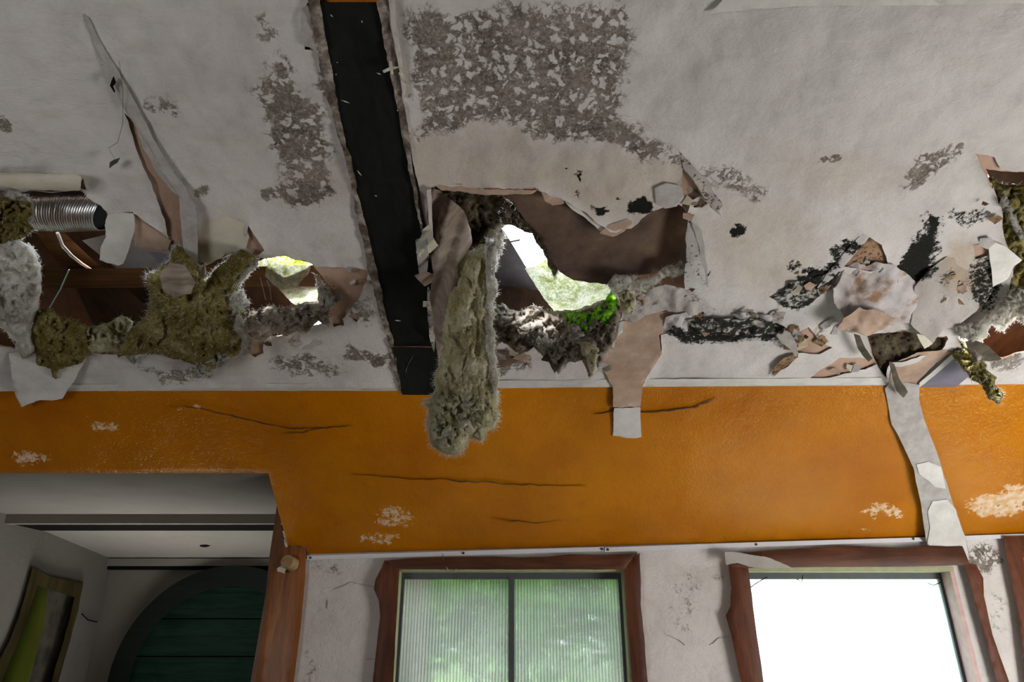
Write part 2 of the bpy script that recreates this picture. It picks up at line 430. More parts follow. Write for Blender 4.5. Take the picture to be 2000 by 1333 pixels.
M['darkwool'] = mat_wool('dark_mineral_wool', (.035, .028, .018), (.09, .07, .045), (.18, .15, .10), .15)
M['debris'] = mat_wool('matted_debris', (.13, .10, .075), (.36, .31, .25), (.62, .58, .52), .45)
M['moss'] = mat_wool('green_moss', (.06, .24, .015), (.34, .80, .04), (.52, .95, .10), .5)
M['fibre'] = mat_wool('pale_fibres', (.55, .52, .43), (.70, .68, .62), (.85, .85, .82), .55)
M['litpaper'] = mat_paper('lit_white_paper', (.60, .58, .55), (.78, .76, .74), spots=.6, trans=.6)  # paler copy of the white paper, skylight put into its colour
M['olivefibre'] = mat_wool('olive_fibres', (.16, .14, .05), (.32, .28, .12), (.52, .48, .30), .35)
M['membrane'] = mat_wool('mossy_roof_membrane', (.30, .34, .14), (.52, .53, .42), (.68, .68, .62), .5, .56, 30)
M['orange'] = mat_orange()
M['beam'] = mat_wood('black_stained_beam', (.004, .005, .004), (.009, .011, .008), 'Y', .75)
M['beam'].node_tree.nodes['Principled BSDF'].inputs['Specular IOR Level'].default_value = .15
M['rafter'] = mat_wood('brown_rafter', (.045, .02, .006), (.12, .055, .018), 'X', .6)
M['rafterY'] = mat_wood('brown_rafter_slope', (.018, .009, .005), (.045, .022, .011), 'Y', .8)
M['frame'] = mat_wood('varnished_red_brown_frame', (.055, .017, .007), (.125, .040, .016), 'Z', .5)
M['framehead'] = mat_wood('varnished_frame_head', (.05, .017, .007), (.115, .042, .018), 'X', .5)
M['post'] = mat_wood('varnished_pine_post', (.14, .042, .006), (.29, .10, .016), 'Z', .5, coat=.1, dark=(.08, .028, .008))
M['reveal'] = mat_plain('pale_green_reveal', (.30, .31, .17), .6)
M['pinklitreveal'] = mat_plain('pink_lit_reveal', (.42, .27, .25), .5)  # pinkish light on the right jamb put into its colour
M['mullion'] = mat_plain('dark_mullion', (.05, .055, .06), .5)
M['trim'] = mat_plain('white_plastic_trim', (.58, .58, .60), .4, nz=.06)
M['screw'] = mat_plain('dark_screw', (.02, .015, .012), .5)
M['dark'] = mat_plain('near_black_gap', (.006, .005, .004), .9, spec=.03)
M['door'] = mat_wood('dark_green_door', (.005, .014, .008), (.011, .026, .016), 'X', .6)
M['door'].node_tree.nodes['Principled BSDF'].inputs['Specular IOR Level'].default_value = .03
M['alu'] = mat_plain('aluminium_foil_duct', (.62, .62, .63), .28, 1.0, .12, 30)
M['string'] = mat_plain('green_string', (.20, .36, .30), .6)
M['cable'] = mat_plain('pale_cable', (.55, .52, .46), .5)
M['greyboard'] = mat_plain('grey_roof_board', (.17, .16, .15), .8, bump=.2)
M['bluegrey'] = mat_plain('dusty_slate_panel', (.12, .11, .14), .7, bump=.2)
M['crack'] = mat_plain('dark_crack', (.045, .02, .006), .9)
M['web'] = mat_paper('dusty_cobweb', (.40, .38, .35), (.5, .48, .45), trans=.3)
M['floor'] = mat_wood('pale_timber_floor', (.15, .105, .07), (.24, .17, .12), 'Y', .5, .6)
M['leaf'] = mat_wool('green_leaves', (.05, .16, .02), (.12, .34, .04), (.30, .55, .10), .5, .62, 3)
M['leafyellow'] = mat_wool('yellow_green_leaves', (.20, .30, .02), (.50, .55, .06), (.85, .80, .15), .5, .62, 3)
M['leafpale'] = mat_wool('light_paled_leaves', (.42, .48, .40), (.60, .65, .57), (.78, .80, .74), .5, .62, 3)  # leaves paled to give the lower window its pale light
M['bark'] = mat_plain('tree_bark', (.10, .075, .05), .9, bump=.5)
M['grass'] = mat_plain('rough_meadow', (.13, .26, .06), .9, nz=.4, sc=3)
M['pane'] = mat_pane('ribbed_plastic_glazing', (.335, .345, .33), .07, .26)
M['panebright'] = mat_pane('bright_ribbed_glazing', (.66, .70, .72), .2)  # tint lightened so the right-hand panes carry the sky's glare
M['panedim'] = mat_pane('dull_yellow_glazing', (.05, .05, .018), .3, .5)

# ------------------------------------------------------------------ stain masks, laid out on the surfaces they stain
def blob(x, y, cx, cy, rx, ry, rot=0.0, s=1.0, soft=.5):
    c, t = math.cos(rot), math.sin(rot); u = ((x - cx) * c + (y - cy) * t) / rx; v = (-(x - cx) * t + (y - cy) * c) / ry
    q = np.hypot(u, v)
    return s * np.clip((1 - q) / soft, 0, 1)
def area(x, y, poly, feather=25, s=1.0):
    P = np.array(poly, float); pts = np.stack([x, y], 1)
    ins = inside(pts, P); d = edge_dist(pts, [P], cap=feather * 1.0)
    sd = np.where(ins, d, -d)
    return s * np.clip((sd + feather * .5) / feather, 0, 1)
def ceiling_mask(x, y):
    m = np.zeros((len(x), 4))
    r = m[:, 0]; g = m[:, 1]; b = m[:, 2]
    def mx(ch, v): m[:, ch] = np.maximum(m[:, ch], v)
    w = 24 * fbm(np.stack([x, y], 1) / 55, 3, 5, .6); w2 = 24 * fbm(np.stack([x, y], 1) / 55 + 9, 5, 5, .6)
    X, Y = x + w, y + w2
    mx(0, area(X, Y, [(785, 8), (1215, 5), (1245, 60), (1228, 190), (1245, 235), (1320, 270), (1345, 340), (1335, 385), (1280, 330), (1200, 300), (1130, 272), (1040, 268), (960, 258), (870, 272), (815, 285), (795, 200)], 60, .52))
    mx(0, area(X, Y, [(820, 205), (960, 200), (1140, 215), (1240, 240), (1320, 275), (1330, 330), (1230, 300), (1130, 268), (960, 255), (830, 262)], 46, .64))
    mx(0, area(X, Y, [(485, 150), (560, 100), (625, 180), (655, 250), (668, 330), (640, 390), (600, 425), (560, 400), (530, 330), (490, 230)], 75, .54))
    mx(0, blob(X, Y, 610, 365, 62, 18, -.1, .70)); mx(0, blob(X, Y, 560, 385, 60, 22, .3, .58)); mx(0, blob(X, Y, 395, 368, 34, 18, .2, .5))
    mx(0, blob(X, Y, 520, 60, 60, 40, .4, .42)); mx(0, blob(X, Y, 10, 235, 28, 28, 0, .55)); mx(0, blob(X, Y, 315, 210, 60, 30, .9, .42))
    mx(0, blob(X, Y, 700, 600, 60, 60, 0, .44)); mx(0, blob(X, Y, 715, 695, 55, 26, .35, .62)); mx(0, blob(X, Y, 600, 715, 130, 40, .0, .46)); mx(0, blob(X, Y, 330, 730, 120, 24, 0, .46))
    mx(0, blob(X, Y, 1000, 720, 60, 26, 0, .5)); mx(0, blob(X, Y, 1620, 312, 60, 12, -.05, .58)); mx(0, blob(X, Y, 1800, 330, 90, 42, -.5, .50)); mx(0, blob(X, Y, 1860, 290, 30, 22, 0, .58))
    mx(0, blob(X, Y, 1430, 360, 90, 40, .2, .43)); mx(0, blob(X, Y, 1700, 560, 80, 40, -.5, .45)); mx(0, blob(X, Y, 1960, 700, 70, 30, -.2, .58)); mx(0, blob(X, Y, 1560, 660, 80, 30, 0, .5))
    mx(0, blob(X, Y, 790, 300, 30, 60, 0, .45)); mx(0, blob(X, Y, 660, 160, 40, 60, 0, .42))
    for c in [(1180, 402, 24, 20, .56), (1250, 398, 38, 32, .62), (1437, 456, 27, 18, .62), (1110, 335, 12, 9, .5), (1130, 342, 14, 9, .5), (1128, 372, 14, 14, .44), (1206, 368, 10, 8, .5), (1160, 390, 14, 12, .5), (1375, 545, 18, 14, .5),
              (1250, 655, 34, 14, .5), (1395, 540, 12, 10, .5), (1545, 520, 30, 12, .48), (1640, 500, 40, 22, .5), (1660, 480, 30, 10, .5), (1805, 470, 44, 90, .46), (1880, 430, 75, 50, .43), (1915, 545, 60, 60, .49),
              (1935, 590, 25, 30, .44), (1840, 530, 30, 24, .42), (1775, 300, 30, 12, .3), (1550, 580, 40, 22, .6)]:
        mx(1, blob(X, Y, *c[:4], 0, c[4]))
    mx(1, area(X, Y, [(1500, 575), (1560, 525), (1620, 505), (1690, 452), (1700, 462), (1650, 520), (1600, 570), (1530, 605)], 26, .56))
    mx(1, area(X, Y, [(1285, 650), (1350, 615), (1500, 618), (1550, 645), (1500, 672), (1300, 668)], 26, .54))
    mx(1, area(X, Y, [(1742, 535), (1785, 440), (1815, 400), (1830, 430), (1815, 520), (1790, 545)], 24, .60))
    mx(1, blob(X, Y, 1355, 560, 30, 60, 0, .36))
    mx(2, area(X, Y, [(815, 262), (1040, 255), (1340, 330), (1345, 410), (1240, 445), (1080, 380), (825, 365)], 40, .55))
    mx(2, blob(X, Y, 1480, 470, 160, 120, 0, .38)); mx(2, blob(X, Y, 1880, 520, 60, 60, 0, .75)); mx(2, blob(X, Y, 1640, 340, 160, 60, 0, .3)); mx(2, blob(X, Y, 620, 360, 90, 60, 0, .35)); mx(2, blob(X, Y, 430, 450, 90, 50, 0, .3))
    m[:, 3] = 0
    return m
def orange_mask(x, y):
    m = np.zeros((len(x), 4))
    X = x + 10 * fbm(np.stack([x, y], 1) / 40, 3); Y = y + 8 * fbm(np.stack([x, y], 1) / 40 + 9, 5)
    for c in [(200, 832, 56, 26, .5), (60, 895, 70, 32, .50), (380, 800, 70, 26, .43), (770, 1010, 76, 44, .50), (740, 1050, 90, 22, .47), (1725, 998, 85, 24, .52), (1690, 1030, 40, 12, .44), (1945, 985, 90, 44, .62), (2000, 960, 60, 30, .58), (655, 900, 25, 14, .45), (480, 860, 60, 20, .36), (1895, 985, 20, 14, .5), (1920, 1015, 40, 12, .5)]:
        m[:, 0] = np.maximum(m[:, 0], blob(X, Y, *c[:4], 0, c[4] + .06, .6))
    m[:, 1] = np.maximum(m[:, 1], blob(X, Y, 1945, 985, 14, 9, 0, .6))
    return m
def wall_mask(x, y):
    m = np.zeros((len(x), 4))
    X = x + 10 * fbm(np.stack([x, y], 1) / 40, 3); Y = y + 8 * fbm(np.stack([x, y], 1) / 40 + 9, 5)
    for c in [(640, 1110, 60, 30, 0.35), (610, 1300, 30, 80, 0.33), (1340, 1180, 60, 120, 0.33), (1400, 1130, 40, 30, 0.32), (1920, 1090, 60, 50, .52), (1950, 1200, 40, 80, 0.33)]:
        m[:, 0] = np.maximum(m[:, 0], blob(X, Y, *c[:4], 0, c[4], .6))
    return m

# ------------------------------------------------------------------ setting: outlines of the holes (in the ceiling's own plane)
HOLE_A = rag([(-60, 380), (60, 372), (158, 368), (168, 385), (205, 408), (212, 425), (262, 418), (290, 455), (330, 492), (350, 500), (395, 515), (470, 495), (510, 505), (555, 500), (605, 512), (645, 560), (655, 600), (640, 632), (560, 652), (480, 665), (380, 695), (300, 690), (200, 690), (100, 690), (20, 680), (-60, 650)], 3, 7, 1)
HOLE_B = rag([(838, 368), (872, 362), (980, 372), (1045, 368), (1060, 378), (1100, 392), (1150, 425), (1195, 458), (1235, 442), (1262, 418), (1290, 405), (1330, 398), (1346, 425), (1342, 480), (1345, 520), (1370, 560), (1300, 585), (1215, 590), (1205, 640), (1165, 690), (1080, 690), (1000, 665), (970, 640), (960, 700), (850, 700), (838, 560)], 3, 7, 2)
HOLE_C = rag([(1925, 330), (1950, 380), (1960, 460), (1985, 520), (1965, 590), (1900, 640), (1865, 655), (1900, 700), (1960, 700), (2100, 640), (2150, 400), (2040, 340)], 4, 7, 3)
HOLE_D = rag([(1692, 652), (1760, 648), (1800, 652), (1850, 662), (1835, 690), (1790, 698), (1738, 708), (1735, 738), (1718, 722), (1702, 690)], 3, 6, 4)
SLOT = np.array([(622, -70), (722, -70), (775, 180), (800, 318), (824, 444), (836, 560), (866, 700), (876, 772), (784, 772), (763, 648), (722, 468), (682, 276), (660, 174)], float)
TANS = [rag(p, 2.5, 6, 11 + i) for i, p in enumerate([
    [(244, 222), (262, 240), (280, 290), (310, 345), (350, 385), (358, 478), (332, 480), (322, 430), (300, 370), (272, 310)],
    [(262, 418), (332, 468), (326, 488), (290, 484), (262, 478)],
    [(484, 440), (516, 490), (500, 505), (455, 498), (475, 475)],
    [(618, 522), (700, 524), (722, 530), (702, 580), (672, 622), (650, 618), (640, 560)],
    [(648, 622), (668, 616), (672, 636), (650, 640)], [(684, 606), (702, 620), (696, 630), (684, 622)],
    [(480, 665), (516, 662), (514, 690), (498, 698), (484, 690)],
    [(1205, 632), (1240, 608), (1330, 604), (1360, 618), (1345, 640), (1290, 655), (1292, 690), (1270, 725), (1252, 765), (1198, 765), (1188, 735), (1165, 700), (1180, 660)],
    [(1545, 655), (1580, 640), (1605, 670), (1625, 680), (1600, 692), (1560, 690)],
    [(1508, 735), (1520, 708), (1562, 690), (1540, 716)],
    [(1580, 740), (1640, 698), (1742, 700), (1690, 722), (1620, 738)],
    [(1645, 520), (1665, 478), (1684, 456), (1722, 478), (1738, 522), (1700, 530)],
    [(1905, 300), (1942, 308), (1962, 345), (1975, 372), (1935, 368), (1922, 335)],
    [(1900, 478), (1935, 470), (1930, 500), (1905, 505)],
    [(150, 368), (162, 350), (168, 372)],
    [(1332, 330), (1352, 350), (1372, 382), (1352, 392), (1340, 430), (1332, 395)],
])]
GREYGAP = rag([(590, 20), (612, -10), (632, 60), (640, 120), (622, 100), (595, 95), (588, 60)], 2, 6, 40)

u0 = CEIL.at(1000, 759); eu = np.array([0, -math.cos(_s), math.sin(_s)]); eu = eu - (eu @ CEIL.n) * CEIL.n; eu /= np.linalg.norm(eu)
ex = np.cross(eu, CEIL.n); ex = ex if ex[0] > 0 else -ex
def cp(a, b, d=0.0): return u0 + ex * a + eu * b + CEIL.n * d      # ceiling coordinates in metres
XL, XR = -3.13, 3.3
UT = 1.9
rect = [cp(XL, 0), cp(XR, 0), cp(XR, UT), cp(XL, UT)]
outer_px = proj(rect)
# the far edge of the ceiling follows the top of the orange slope
outer_px[0] = (outer_px[0][0], 766 - .007 * outer_px[0][0]); outer_px[1] = (outer_px[1][0], 766 - .007 * outer_px[1][0])
def densify(P, step):
    return rag(P, 0, step)
ceiling = tag(empty('ceiling', cp(0, .9)), 'sloping white ceiling, mould-stained and broken open in places', kind='structure')
def sag(x, y, ed):
    q = np.stack([x, y], 1)
    return .008 * fbm(q / 180, 21, 3) + .004 * fbm(q / 45, 22, 3)
slot_wide = SLOT + np.where(SLOT[:, :1] < 700 + (SLOT[:, 1:] * .1), -8, 8) * np.array([[1, 0]])
pb = sheet('plasterboard', densify(outer_px, 60), CEIL, .012, M['board'], d=lambda x, y, e: sag(x, y, e) - .006, holes=[HOLE_A, HOLE_B, HOLE_C, HOLE_D, densify(SLOT, 20)], sp=16, parent=ceiling, window=(-60, -60, 2060, 800))
def paper_d(x, y, e):
    lift = np.exp(-e / 9.0) * (.004 + .010 * np.clip(fbm(np.stack([x, y], 1) / 40, 31, 2), 0, 1))
    return sag(x, y, e) + lift
def grow(poly, k):
    c = poly.mean(0); d = poly - c; L = np.linalg.norm(d, axis=1, keepdims=True); return poly + d / L * k
# wallpaper edge is its own tear, slightly back from the board edge here and there
paper_holes = [rag(grow(h, 1.5)[::2], 4, 6, 60 + i) for i, h in enumerate([HOLE_A, HOLE_B, HOLE_C, HOLE_D])]
paper_holes.append(rag(slot_wide, 2.5, 7, 66)); paper_holes += TANS; paper_holes.append(GREYGAP)
wp = sheet('wallpaper', densify(outer_px + np.array([[0, -1], [0, -1], [0, 0], [0, 0]]), 60), CEIL, .0016, M['paper'], d=paper_d, holes=paper_holes, sp=7.0, parent=ceiling, attr=ceiling_mask, window=(-40, -40, 2040, 800), coarse=70)
# rear part of the ceiling, behind the viewer
zt = cp(0, UT)[2]; yt = cp(0, UT)[1]
box('ceiling_panel', XL, XR, -3.5, yt + .02, zt - .02, zt + .02, M['paper'], ceiling)

# ------------------------------------------------------------------ orange slope
AX = -1.146
alc = ORANGE.at(525, 925)
orange_poly = [tuple(proj([XL, ORANGE.at(0, 766)[1], ORANGE.at(0, 766)[2]])), (0, 766), (2000, 752)]
pR = ORANGE.at(2000, 752); pRw = proj([XR, pR[1], pR[2]])
pB = ORANGE.at(2000, 1044)
orange_poly = [(proj([XL, ORANGE.at(0, 766)[1], ORANGE.at(0, 766)[2]])[0], 768), (0, 765), (2000, 751), (pRw[0] + 40, 748), (pRw[0] - 30, 1030), (2000, 1046), (1180, 1069), (600, 1085), (598, 1068), (562, 1066), (524, 925), (0, 925), (proj([XL, alc[1], alc[2]])[0], 926)]
orange = sheet('wall_upper', densify(orange_poly, 30), ORANGE, .03, M['orange'], d=lambda x, y, e: .006 * fbm(np.stack([x, y], 1) / 120, 71, 3) * np.clip(e / 20, 0, 1), sp=14, attr=orange_mask, angle=60)
tag(orange, 'glossy orange painted slope between ceiling and windows', kind='structure')
def crack(pts, w=1.3, parent=orange, mp=ORANGE, seed=0, d=.009, mat='crack'):
    P = []; pts = np.array(pts, float)
    for i in range(len(pts) - 1):
        for k in range(8): P.append(pts[i] + (pts[i + 1] - pts[i]) * k / 8)
    P.append(pts[-1]); P = np.array(P); P = P + 3.0 * np.stack([fbm(P / 16, seed), fbm(P / 16 + 5, seed + 3)], 1)
    ww = .55 * w * (.5 + 1.2 * np.abs(fbm(P / 20, seed + 7))) * np.clip(np.minimum(np.arange(len(P)), len(P) - 1 - np.arange(len(P))) / 4, .15, 1)
    t = np.gradient(P, axis=0); t /= np.linalg.norm(t, axis=1, keepdims=True); nn = np.stack([-t[:, 1], t[:, 0]], 1)
    poly = np.concatenate([P + nn * ww[:, None], (P - nn * ww[:, None])[::-1]])
    n = len(P)
    V = np.concatenate([mp(poly[:, 0], poly[:, 1], d), mp(poly[:, 0], poly[:, 1], d - .006)])
    Fs = []
    m = len(poly)
    for i in range(n - 1):
        a, b, c_, e = i, i + 1, m - 2 - i, m - 1 - i
        Fs += [(a, b, c_, e), (a + m, e + m, c_ + m, b + m), (a, a + m, b + m, b), (e, c_, c_ + m, e + m)]
    return meshobj('crack', V, Fs, M[mat], parent, False)
crack([(330, 795), (400, 800), (480, 820), (560, 838), (640, 836), (690, 834)], 1.4, seed=1)
crack([(555, 848), (600, 842), (640, 838)], 1.0, seed=2)
crack([(1160, 808), (1230, 806), (1300, 806), (1350, 798), (1400, 780)], 1.5, seed=3)
crack([(690, 930), (780, 934), (900, 940), (1020, 948), (1150, 950)], 1.3, seed=4)
crack([(965, 1015), (1030, 1022), (1100, 1018)], 1.2, seed=5)

# ------------------------------------------------------------------ window wall
def wp_rect(x0, x1, z0, z1, Y=WY): return proj([[x0, Y, z1], [x1, Y, z1], [x1, Y, z0], [x0, Y, z0]])
W1 = (-.585, .578, 1.03, 1.862); W2 = (1.155, 2.215, 1.03, 1.895)
W1z, W2z = WALL.at(1000, 1108)[2], WALL.at(1650, 1108)[2]
w3x = float(WALL.at(2012, 1250)[0])
front_holes = [densify(wp_rect(W1[0], W1[1], .8, W1z), 60), densify(wp_rect(W2[0], W2[1], .8, W2z), 60), densify(wp_rect(w3x, w3x + .75, .8, W2z), 60)]
tl = WALL.at(600, 1082)[2]; tr_ = WALL.at(2000, 1042)[2]
fo = np.array([proj([AX + .06, WY, tl + .02]), (600, 1078), (2000, 1040), proj([XR, WY, tr_ + .03]), proj([XR, WY, 0]), proj([AX + .06, WY, 0])])
front = tag(sheet('wall_front', densify(fo, 60), WALL, .13, M['wall'], d=0, holes=front_holes, sp=14, attr=wall_mask, window=(560, 1030, 2060, 1400), angle=30), 'rough white wall with the windows', kind='structure')
# outer skin above the wall up to the roof
ROOFD = -.34
zr_front = 2.75
tag(box('wall_outer', AX - .02, XR + .1, WY + .14, WY + .2, ORANGE.at(0, 925)[2] - .4, zr_front, M['greyboard']), kind='structure')
tag(box('wall_outer_left', XL - .1, AX - .02, WY + .14, WY + .2, ORANGE.at(0, 925)[2] + .06, zr_front, M['greyboard']), kind='structure')
# white strip under the orange slope, two lengths
trim = tag(empty('trim_1', WALL.at(1300, 1070)), 'narrow white plastic strip along the foot of the orange slope', kind='structure')
sheet('strip', [(600, 1086), (900, 1077), (1179, 1069), (1179, 1077), (900, 1086), (600, 1094)], WALL, .012, M['trim'], d=.022, sp=30, parent=trim, smooth=False)
sheet('strip', [(1181, 1070), (1500, 1059), (1810, 1050), (2000, 1043), (2200, 1036), (2200, 1044), (2000, 1051), (1810, 1058), (1500, 1068), (1181, 1079)], WALL, .012, M['trim'], d=.024, sp=30, parent=trim, smooth=False)
for sx, sy in [(606, 1090), (905, 1081), (1176, 1073), (1187, 1074), (1477, 1064), (1784, 1053)]:
    q = [(sx + 2.6 * math.cos(a), sy + 2.6 * math.sin(a)) for a in np.linspace(0, 2 * math.pi, 9)[:-1]]
    sheet('screw', q, WALL, .006, M['screw'], d=.0265, sp=10, parent=trim, smooth=False)
for pts, s in [([(655, 1150), (668, 1145), (690, 1140), (735, 1148)], 1), ([(740, 1283), (720, 1290), (705, 1288)], 2), ([(640, 1190), (638, 1170)], 3), ([(1300, 1240), (1330, 1255), (1340, 1262)], 4), ([(1385, 1260), (1400, 1250), (1425, 1245)], 5)]:
    crack(pts, .6, front, WALL, 20 + s, .004, 'debris')

# side walls, rear, floor, roof
tag(box('wall_left', XL - .1, XL, -3.5, WY - .6, 0, 3.9, M['wall']), kind='structure')
tag(box('wall_right', XR, XR + .1, -3.5, WY + .2, 0, 3.9, M['wall']), kind='structure')
tag(box('floor', XL - .1, XR + .1, -3.5, 5.8, -.1, 0, M['floor']), kind='structure')
wb_ = tag(empty('wall_back', (0, -3.5, 0)), kind='structure')
for i, (a, b, c, d) in enumerate([(XL, XR, 0, 3.9)]):
    box('wall_panel', a, b, -3.6, -3.5, c, d, M['wall'], wb_)
roof = tag(empty('roof', cp(0, 1, .4)), 'underside of the felted roof seen through the broken ceiling', kind='structure')
RO = proj([cp(XL, -.95, ROOFD), cp(XR, -.95, ROOFD), cp(XR, UT + .3, ROOFD), cp(XL, UT + .3, ROOFD)])
RH_EXTRA = [rag(p, 3, 8, 90 + i) for i, p in enumerate([[(1010, 628), (1060, 624), (1196, 622), (1186, 660), (1090, 676), (1040, 668)], [(505, 610), (600, 606), (636, 600), (626, 632), (560, 642), (505, 646)], [(2, 490), (50, 490), (56, 560), (48, 650), (20, 640), (2, 600)], [(884, 530), (948, 500), (944, 600), (940, 670), (886, 670), (880, 600)], [(935, 300), (1060, 296), (1210, 300), (1200, 346), (1090, 350), (1020, 350), (950, 350)], [(430, 330), (540, 326), (700, 340), (702, 462), (620, 462), (540, 462), (440, 440)], [(1760, 320), (1920, 320), (1960, 400), (1860, 410), (1770, 400)]])]  # unseen extra roof openings added to let skylight onto the wool
RH_A = rag([(508, 478), (560, 468), (640, 470), (705, 490), (700, 590), (650, 590), (636, 540), (600, 536), (530, 522)], 4, 8, 81)  # widened out of view on the right to light the wool
RH_B = rag([(960, 420), (976, 396), (1010, 400), (1080, 420), (1180, 430), (1340, 400), (1350, 560), (1235, 590), (1080, 600), (1030, 540), (985, 470)], 4, 8, 82)  # stretched behind the brown board to let more sky in
RH_C = rag([(1720, 430), (1800, 400), (1880, 430), (2100, 450), (2160, 600), (1950, 600), (1780, 590)], 4, 8, 83)  # left part out of view, opened to light the white wool
RH_D = rag([(90, 310), (180, 300), (270, 330), (262, 400), (180, 392), (100, 396)], 4, 8, 84)  # unseen opening added to light the far left clump
sheet('roof_boarding', densify(RO, 80), lambda x, y, d: CEIL.at(x, y, d + ROOFD), .03, M['rafterY'], d=0, holes=[RH_A, RH_B, RH_C, RH_D] + RH_EXTRA, sp=60, parent=roof, smooth=False)
box('roof_panel', XL, XR, -3.5, yt + .1, zt + .34, zt + .38, M['rafterY'], roof)

# ------------------------------------------------------------------ alcove on the left
za = float(alc[2]); ya = float(alc[1])
CA1 = Plane((0, ya, za), (0, 0, -1))
y1 = float(CA1.at(300, 1005)[1])
tag(box('ceiling_alcove', XL - .1, AX + .02, ya, y1, za, za + .05, M['alcove']), 'grey white alcove ceiling under the orange slope', kind='structure')
zs = float(ydepth(y1).at(300, 1023)[2])
tag(box('trim_2', XL - .1, AX + .02, y1, y1 + .05, zs, za + .04, M['alcove']), 'pale board edge across the alcove ceiling', kind='structure')
y2 = float(Plane((0, 0, zs + .01), (0, 0, -1)).at(300, 1036)[1])
tag(box('trim_3', XL - .1, AX + .02, y1 + .05, y2, zs + .006, zs + .05, M['dark']), 'black gap board across the alcove ceiling', kind='structure')
YB = 5.59
zb = float(ydepth(YB).at(220, 1096)[2])
V = [(XL - .1, y2, zs + .012), (AX, y2, zs + .012), (AX, YB + .1, zb), (XL - .1, YB + .1, zb)]
V += [(a, b, c + .05) for a, b, c in V]
tag(meshobj('ceiling_alcove_rear', V, [(0, 1, 2, 3), (7, 6, 5, 4), (0, 4, 5, 1), (1, 5, 6, 2), (2, 6, 7, 3), (3, 7, 4, 0)], M['alcove'], smooth=False), 'inner alcove ceiling sloping down to the round door', kind='structure')
zc2 = float(ydepth(YB - .05).at(300, 1105)[2])
tag(box('trim_4', XL, AX, YB - .07, YB, zc2 - .005, zb + .01, M['alcove']), kind='structure')
tag(box('trim_5', XL, AX, YB - .05, YB, zc2 - .03, zc2 - .004, M['dark']), 'dark strip above the round door', kind='structure')
sheet('hole', [(390, 1066), (402, 1065), (411, 1067), (402, 1070), (392, 1069)], lambda x, y, d: Plane(V[0], np.cross(np.array(V[1]) - V[0], np.array(V[3]) - V[0])).at(x, y, d), .004, M['dark'], d=.004, sp=10, parent=None, smooth=False).name = 'trim_6'
tag(bpy.data.objects['trim_6'], 'small dark knot hole in the alcove ceiling', kind='structure')
tag(box('wall_alcove_back', XL, AX + .5, YB, YB + .1, 0, zb + .05, M['alcove']), 'white wall around the round door', kind='structure')
tag(box('wall_alcove_right', AX - .03, AX + .03, WY + .05, YB, 0, za + .05, M['alcove']), kind='structure')
XW = xplane(XL)
# alcove left wall with its small window
lw_hole = np.array([(73, 1143), (150, 1166), (137, 1225), (105, 1340), (80, 1420), (-40, 1420), (0, 1335), (40, 1240)], float)
lwo = proj([[XL, ya - .25, za + .3], [XL, YB, za + .3], [XL, YB, .3], [XL, ya - .25, .3]])
tag(sheet('wall_alcove_left', densify(lwo, 60), XW, .12, M['alcove'], holes=[densify(lw_hole, 40)], sp=40, smooth=False), 'white alcove wall with a small wood-framed window', kind='structure')
tag(box('wall_alcove_left_base', XL - .12, XL, ya - .25, YB, 0, .31, M['alcove']), kind='structure')
w4 = tag(empty('window_4', XW.at(100, 1300)), 'small tilted wood-framed window in the alcove side wall', kind='structure')
M['frameolive'] = mat_wood('olive_brown_frame', (.03, .022, .008), (.07, .05, .016), 'Z', .4, coat=.2)  # the frame's own dark olive-brown wood
sheet('frame_side', rag([(64, 1108), (74, 1143), (42, 1240), (2, 1335), (-30, 1420), (-60, 1420), (-20, 1330), (20, 1250), (45, 1180)], 1, 12, 5), XW, .04, M['frameolive'], d=.03, sp=30, parent=w4, smooth=False)
sheet('frame_head', rag([(64, 1108), (100, 1128), (162, 1140), (150, 1168), (110, 1156), (74, 1145)], 1, 12, 6), XW, .04, M['frameolive'], d=.032, sp=30, parent=w4, smooth=False)
sheet('frame_side', rag([(162, 1140), (152, 1195), (140, 1240), (112, 1340), (80, 1440), (60, 1440), (98, 1340), (132, 1225), (146, 1168)], 1, 12, 7), XW, .04, M['frameolive'], d=.03, sp=30, parent=w4, smooth=False)
sheet('pane', [(50, 1120), (112, 1140), (98, 1200), (80, 1270), (52, 1345), (20, 1430), (-60, 1430), (20, 1260)], XW, .01, M['panedim'], d=-.07, sp=40, parent=w4, smooth=False)
sheet('blind', [(96, 1135), (165, 1150), (135, 1260), (90, 1430), (20, 1430), (60, 1320), (86, 1220)], XW, .012, M['darkpaper'], d=-.05, sp=40, parent=w4, smooth=False)

# round door
cx_, cz_ = proj([[0, YB, 0]])[0], 0
dc = ydepth(YB).at(425, 1330); rad = np.linalg.norm(ydepth(YB).at(425, 1108) - dc)
DPL = ydepth(YB)
def circ(r, n=96): return proj([[dc[0] + r * math.cos(a), YB, dc[2] + r * math.sin(a)] for a in np.linspace(0, 2 * math.pi, n + 1)[:-1]])
door = tag(empty('door_1', (dc[0], YB, dc[2])), 'dark green round door in a thick round frame', kind='structure')
ri = rad * .805
M['doorframe'] = mat_wood('black_green_door_frame', (.003, .005, .003), (.006, .009, .006), 'X', .5)
sheet('door_frame', circ(rad), DPL, .12, M['doorframe'], d=.11, holes=[circ(ri)], sp=30, parent=door, angle=35)
prev = -ri
edges_ = [-ri, -.42, -.13, .16, .42, ri]
for a, b in zip(edges_[:-1], edges_[1:]):
    a2, b2 = a + .004, b - .004
    pts = []
    rr = ri + .01
    for t in np.linspace(a2, b2, 9): pts.append((dc[0] + math.sqrt(max(rr * rr - t * t, 0)), YB, dc[2] + t))
    for t in np.linspace(b2, a2, 9): pts.append((dc[0] - math.sqrt(max(rr * rr - t * t, 0)), YB, dc[2] + t))
    sheet('plank', proj(pts), DPL, .03, M['door'], d=.045, sp=60, parent=door, smooth=False)
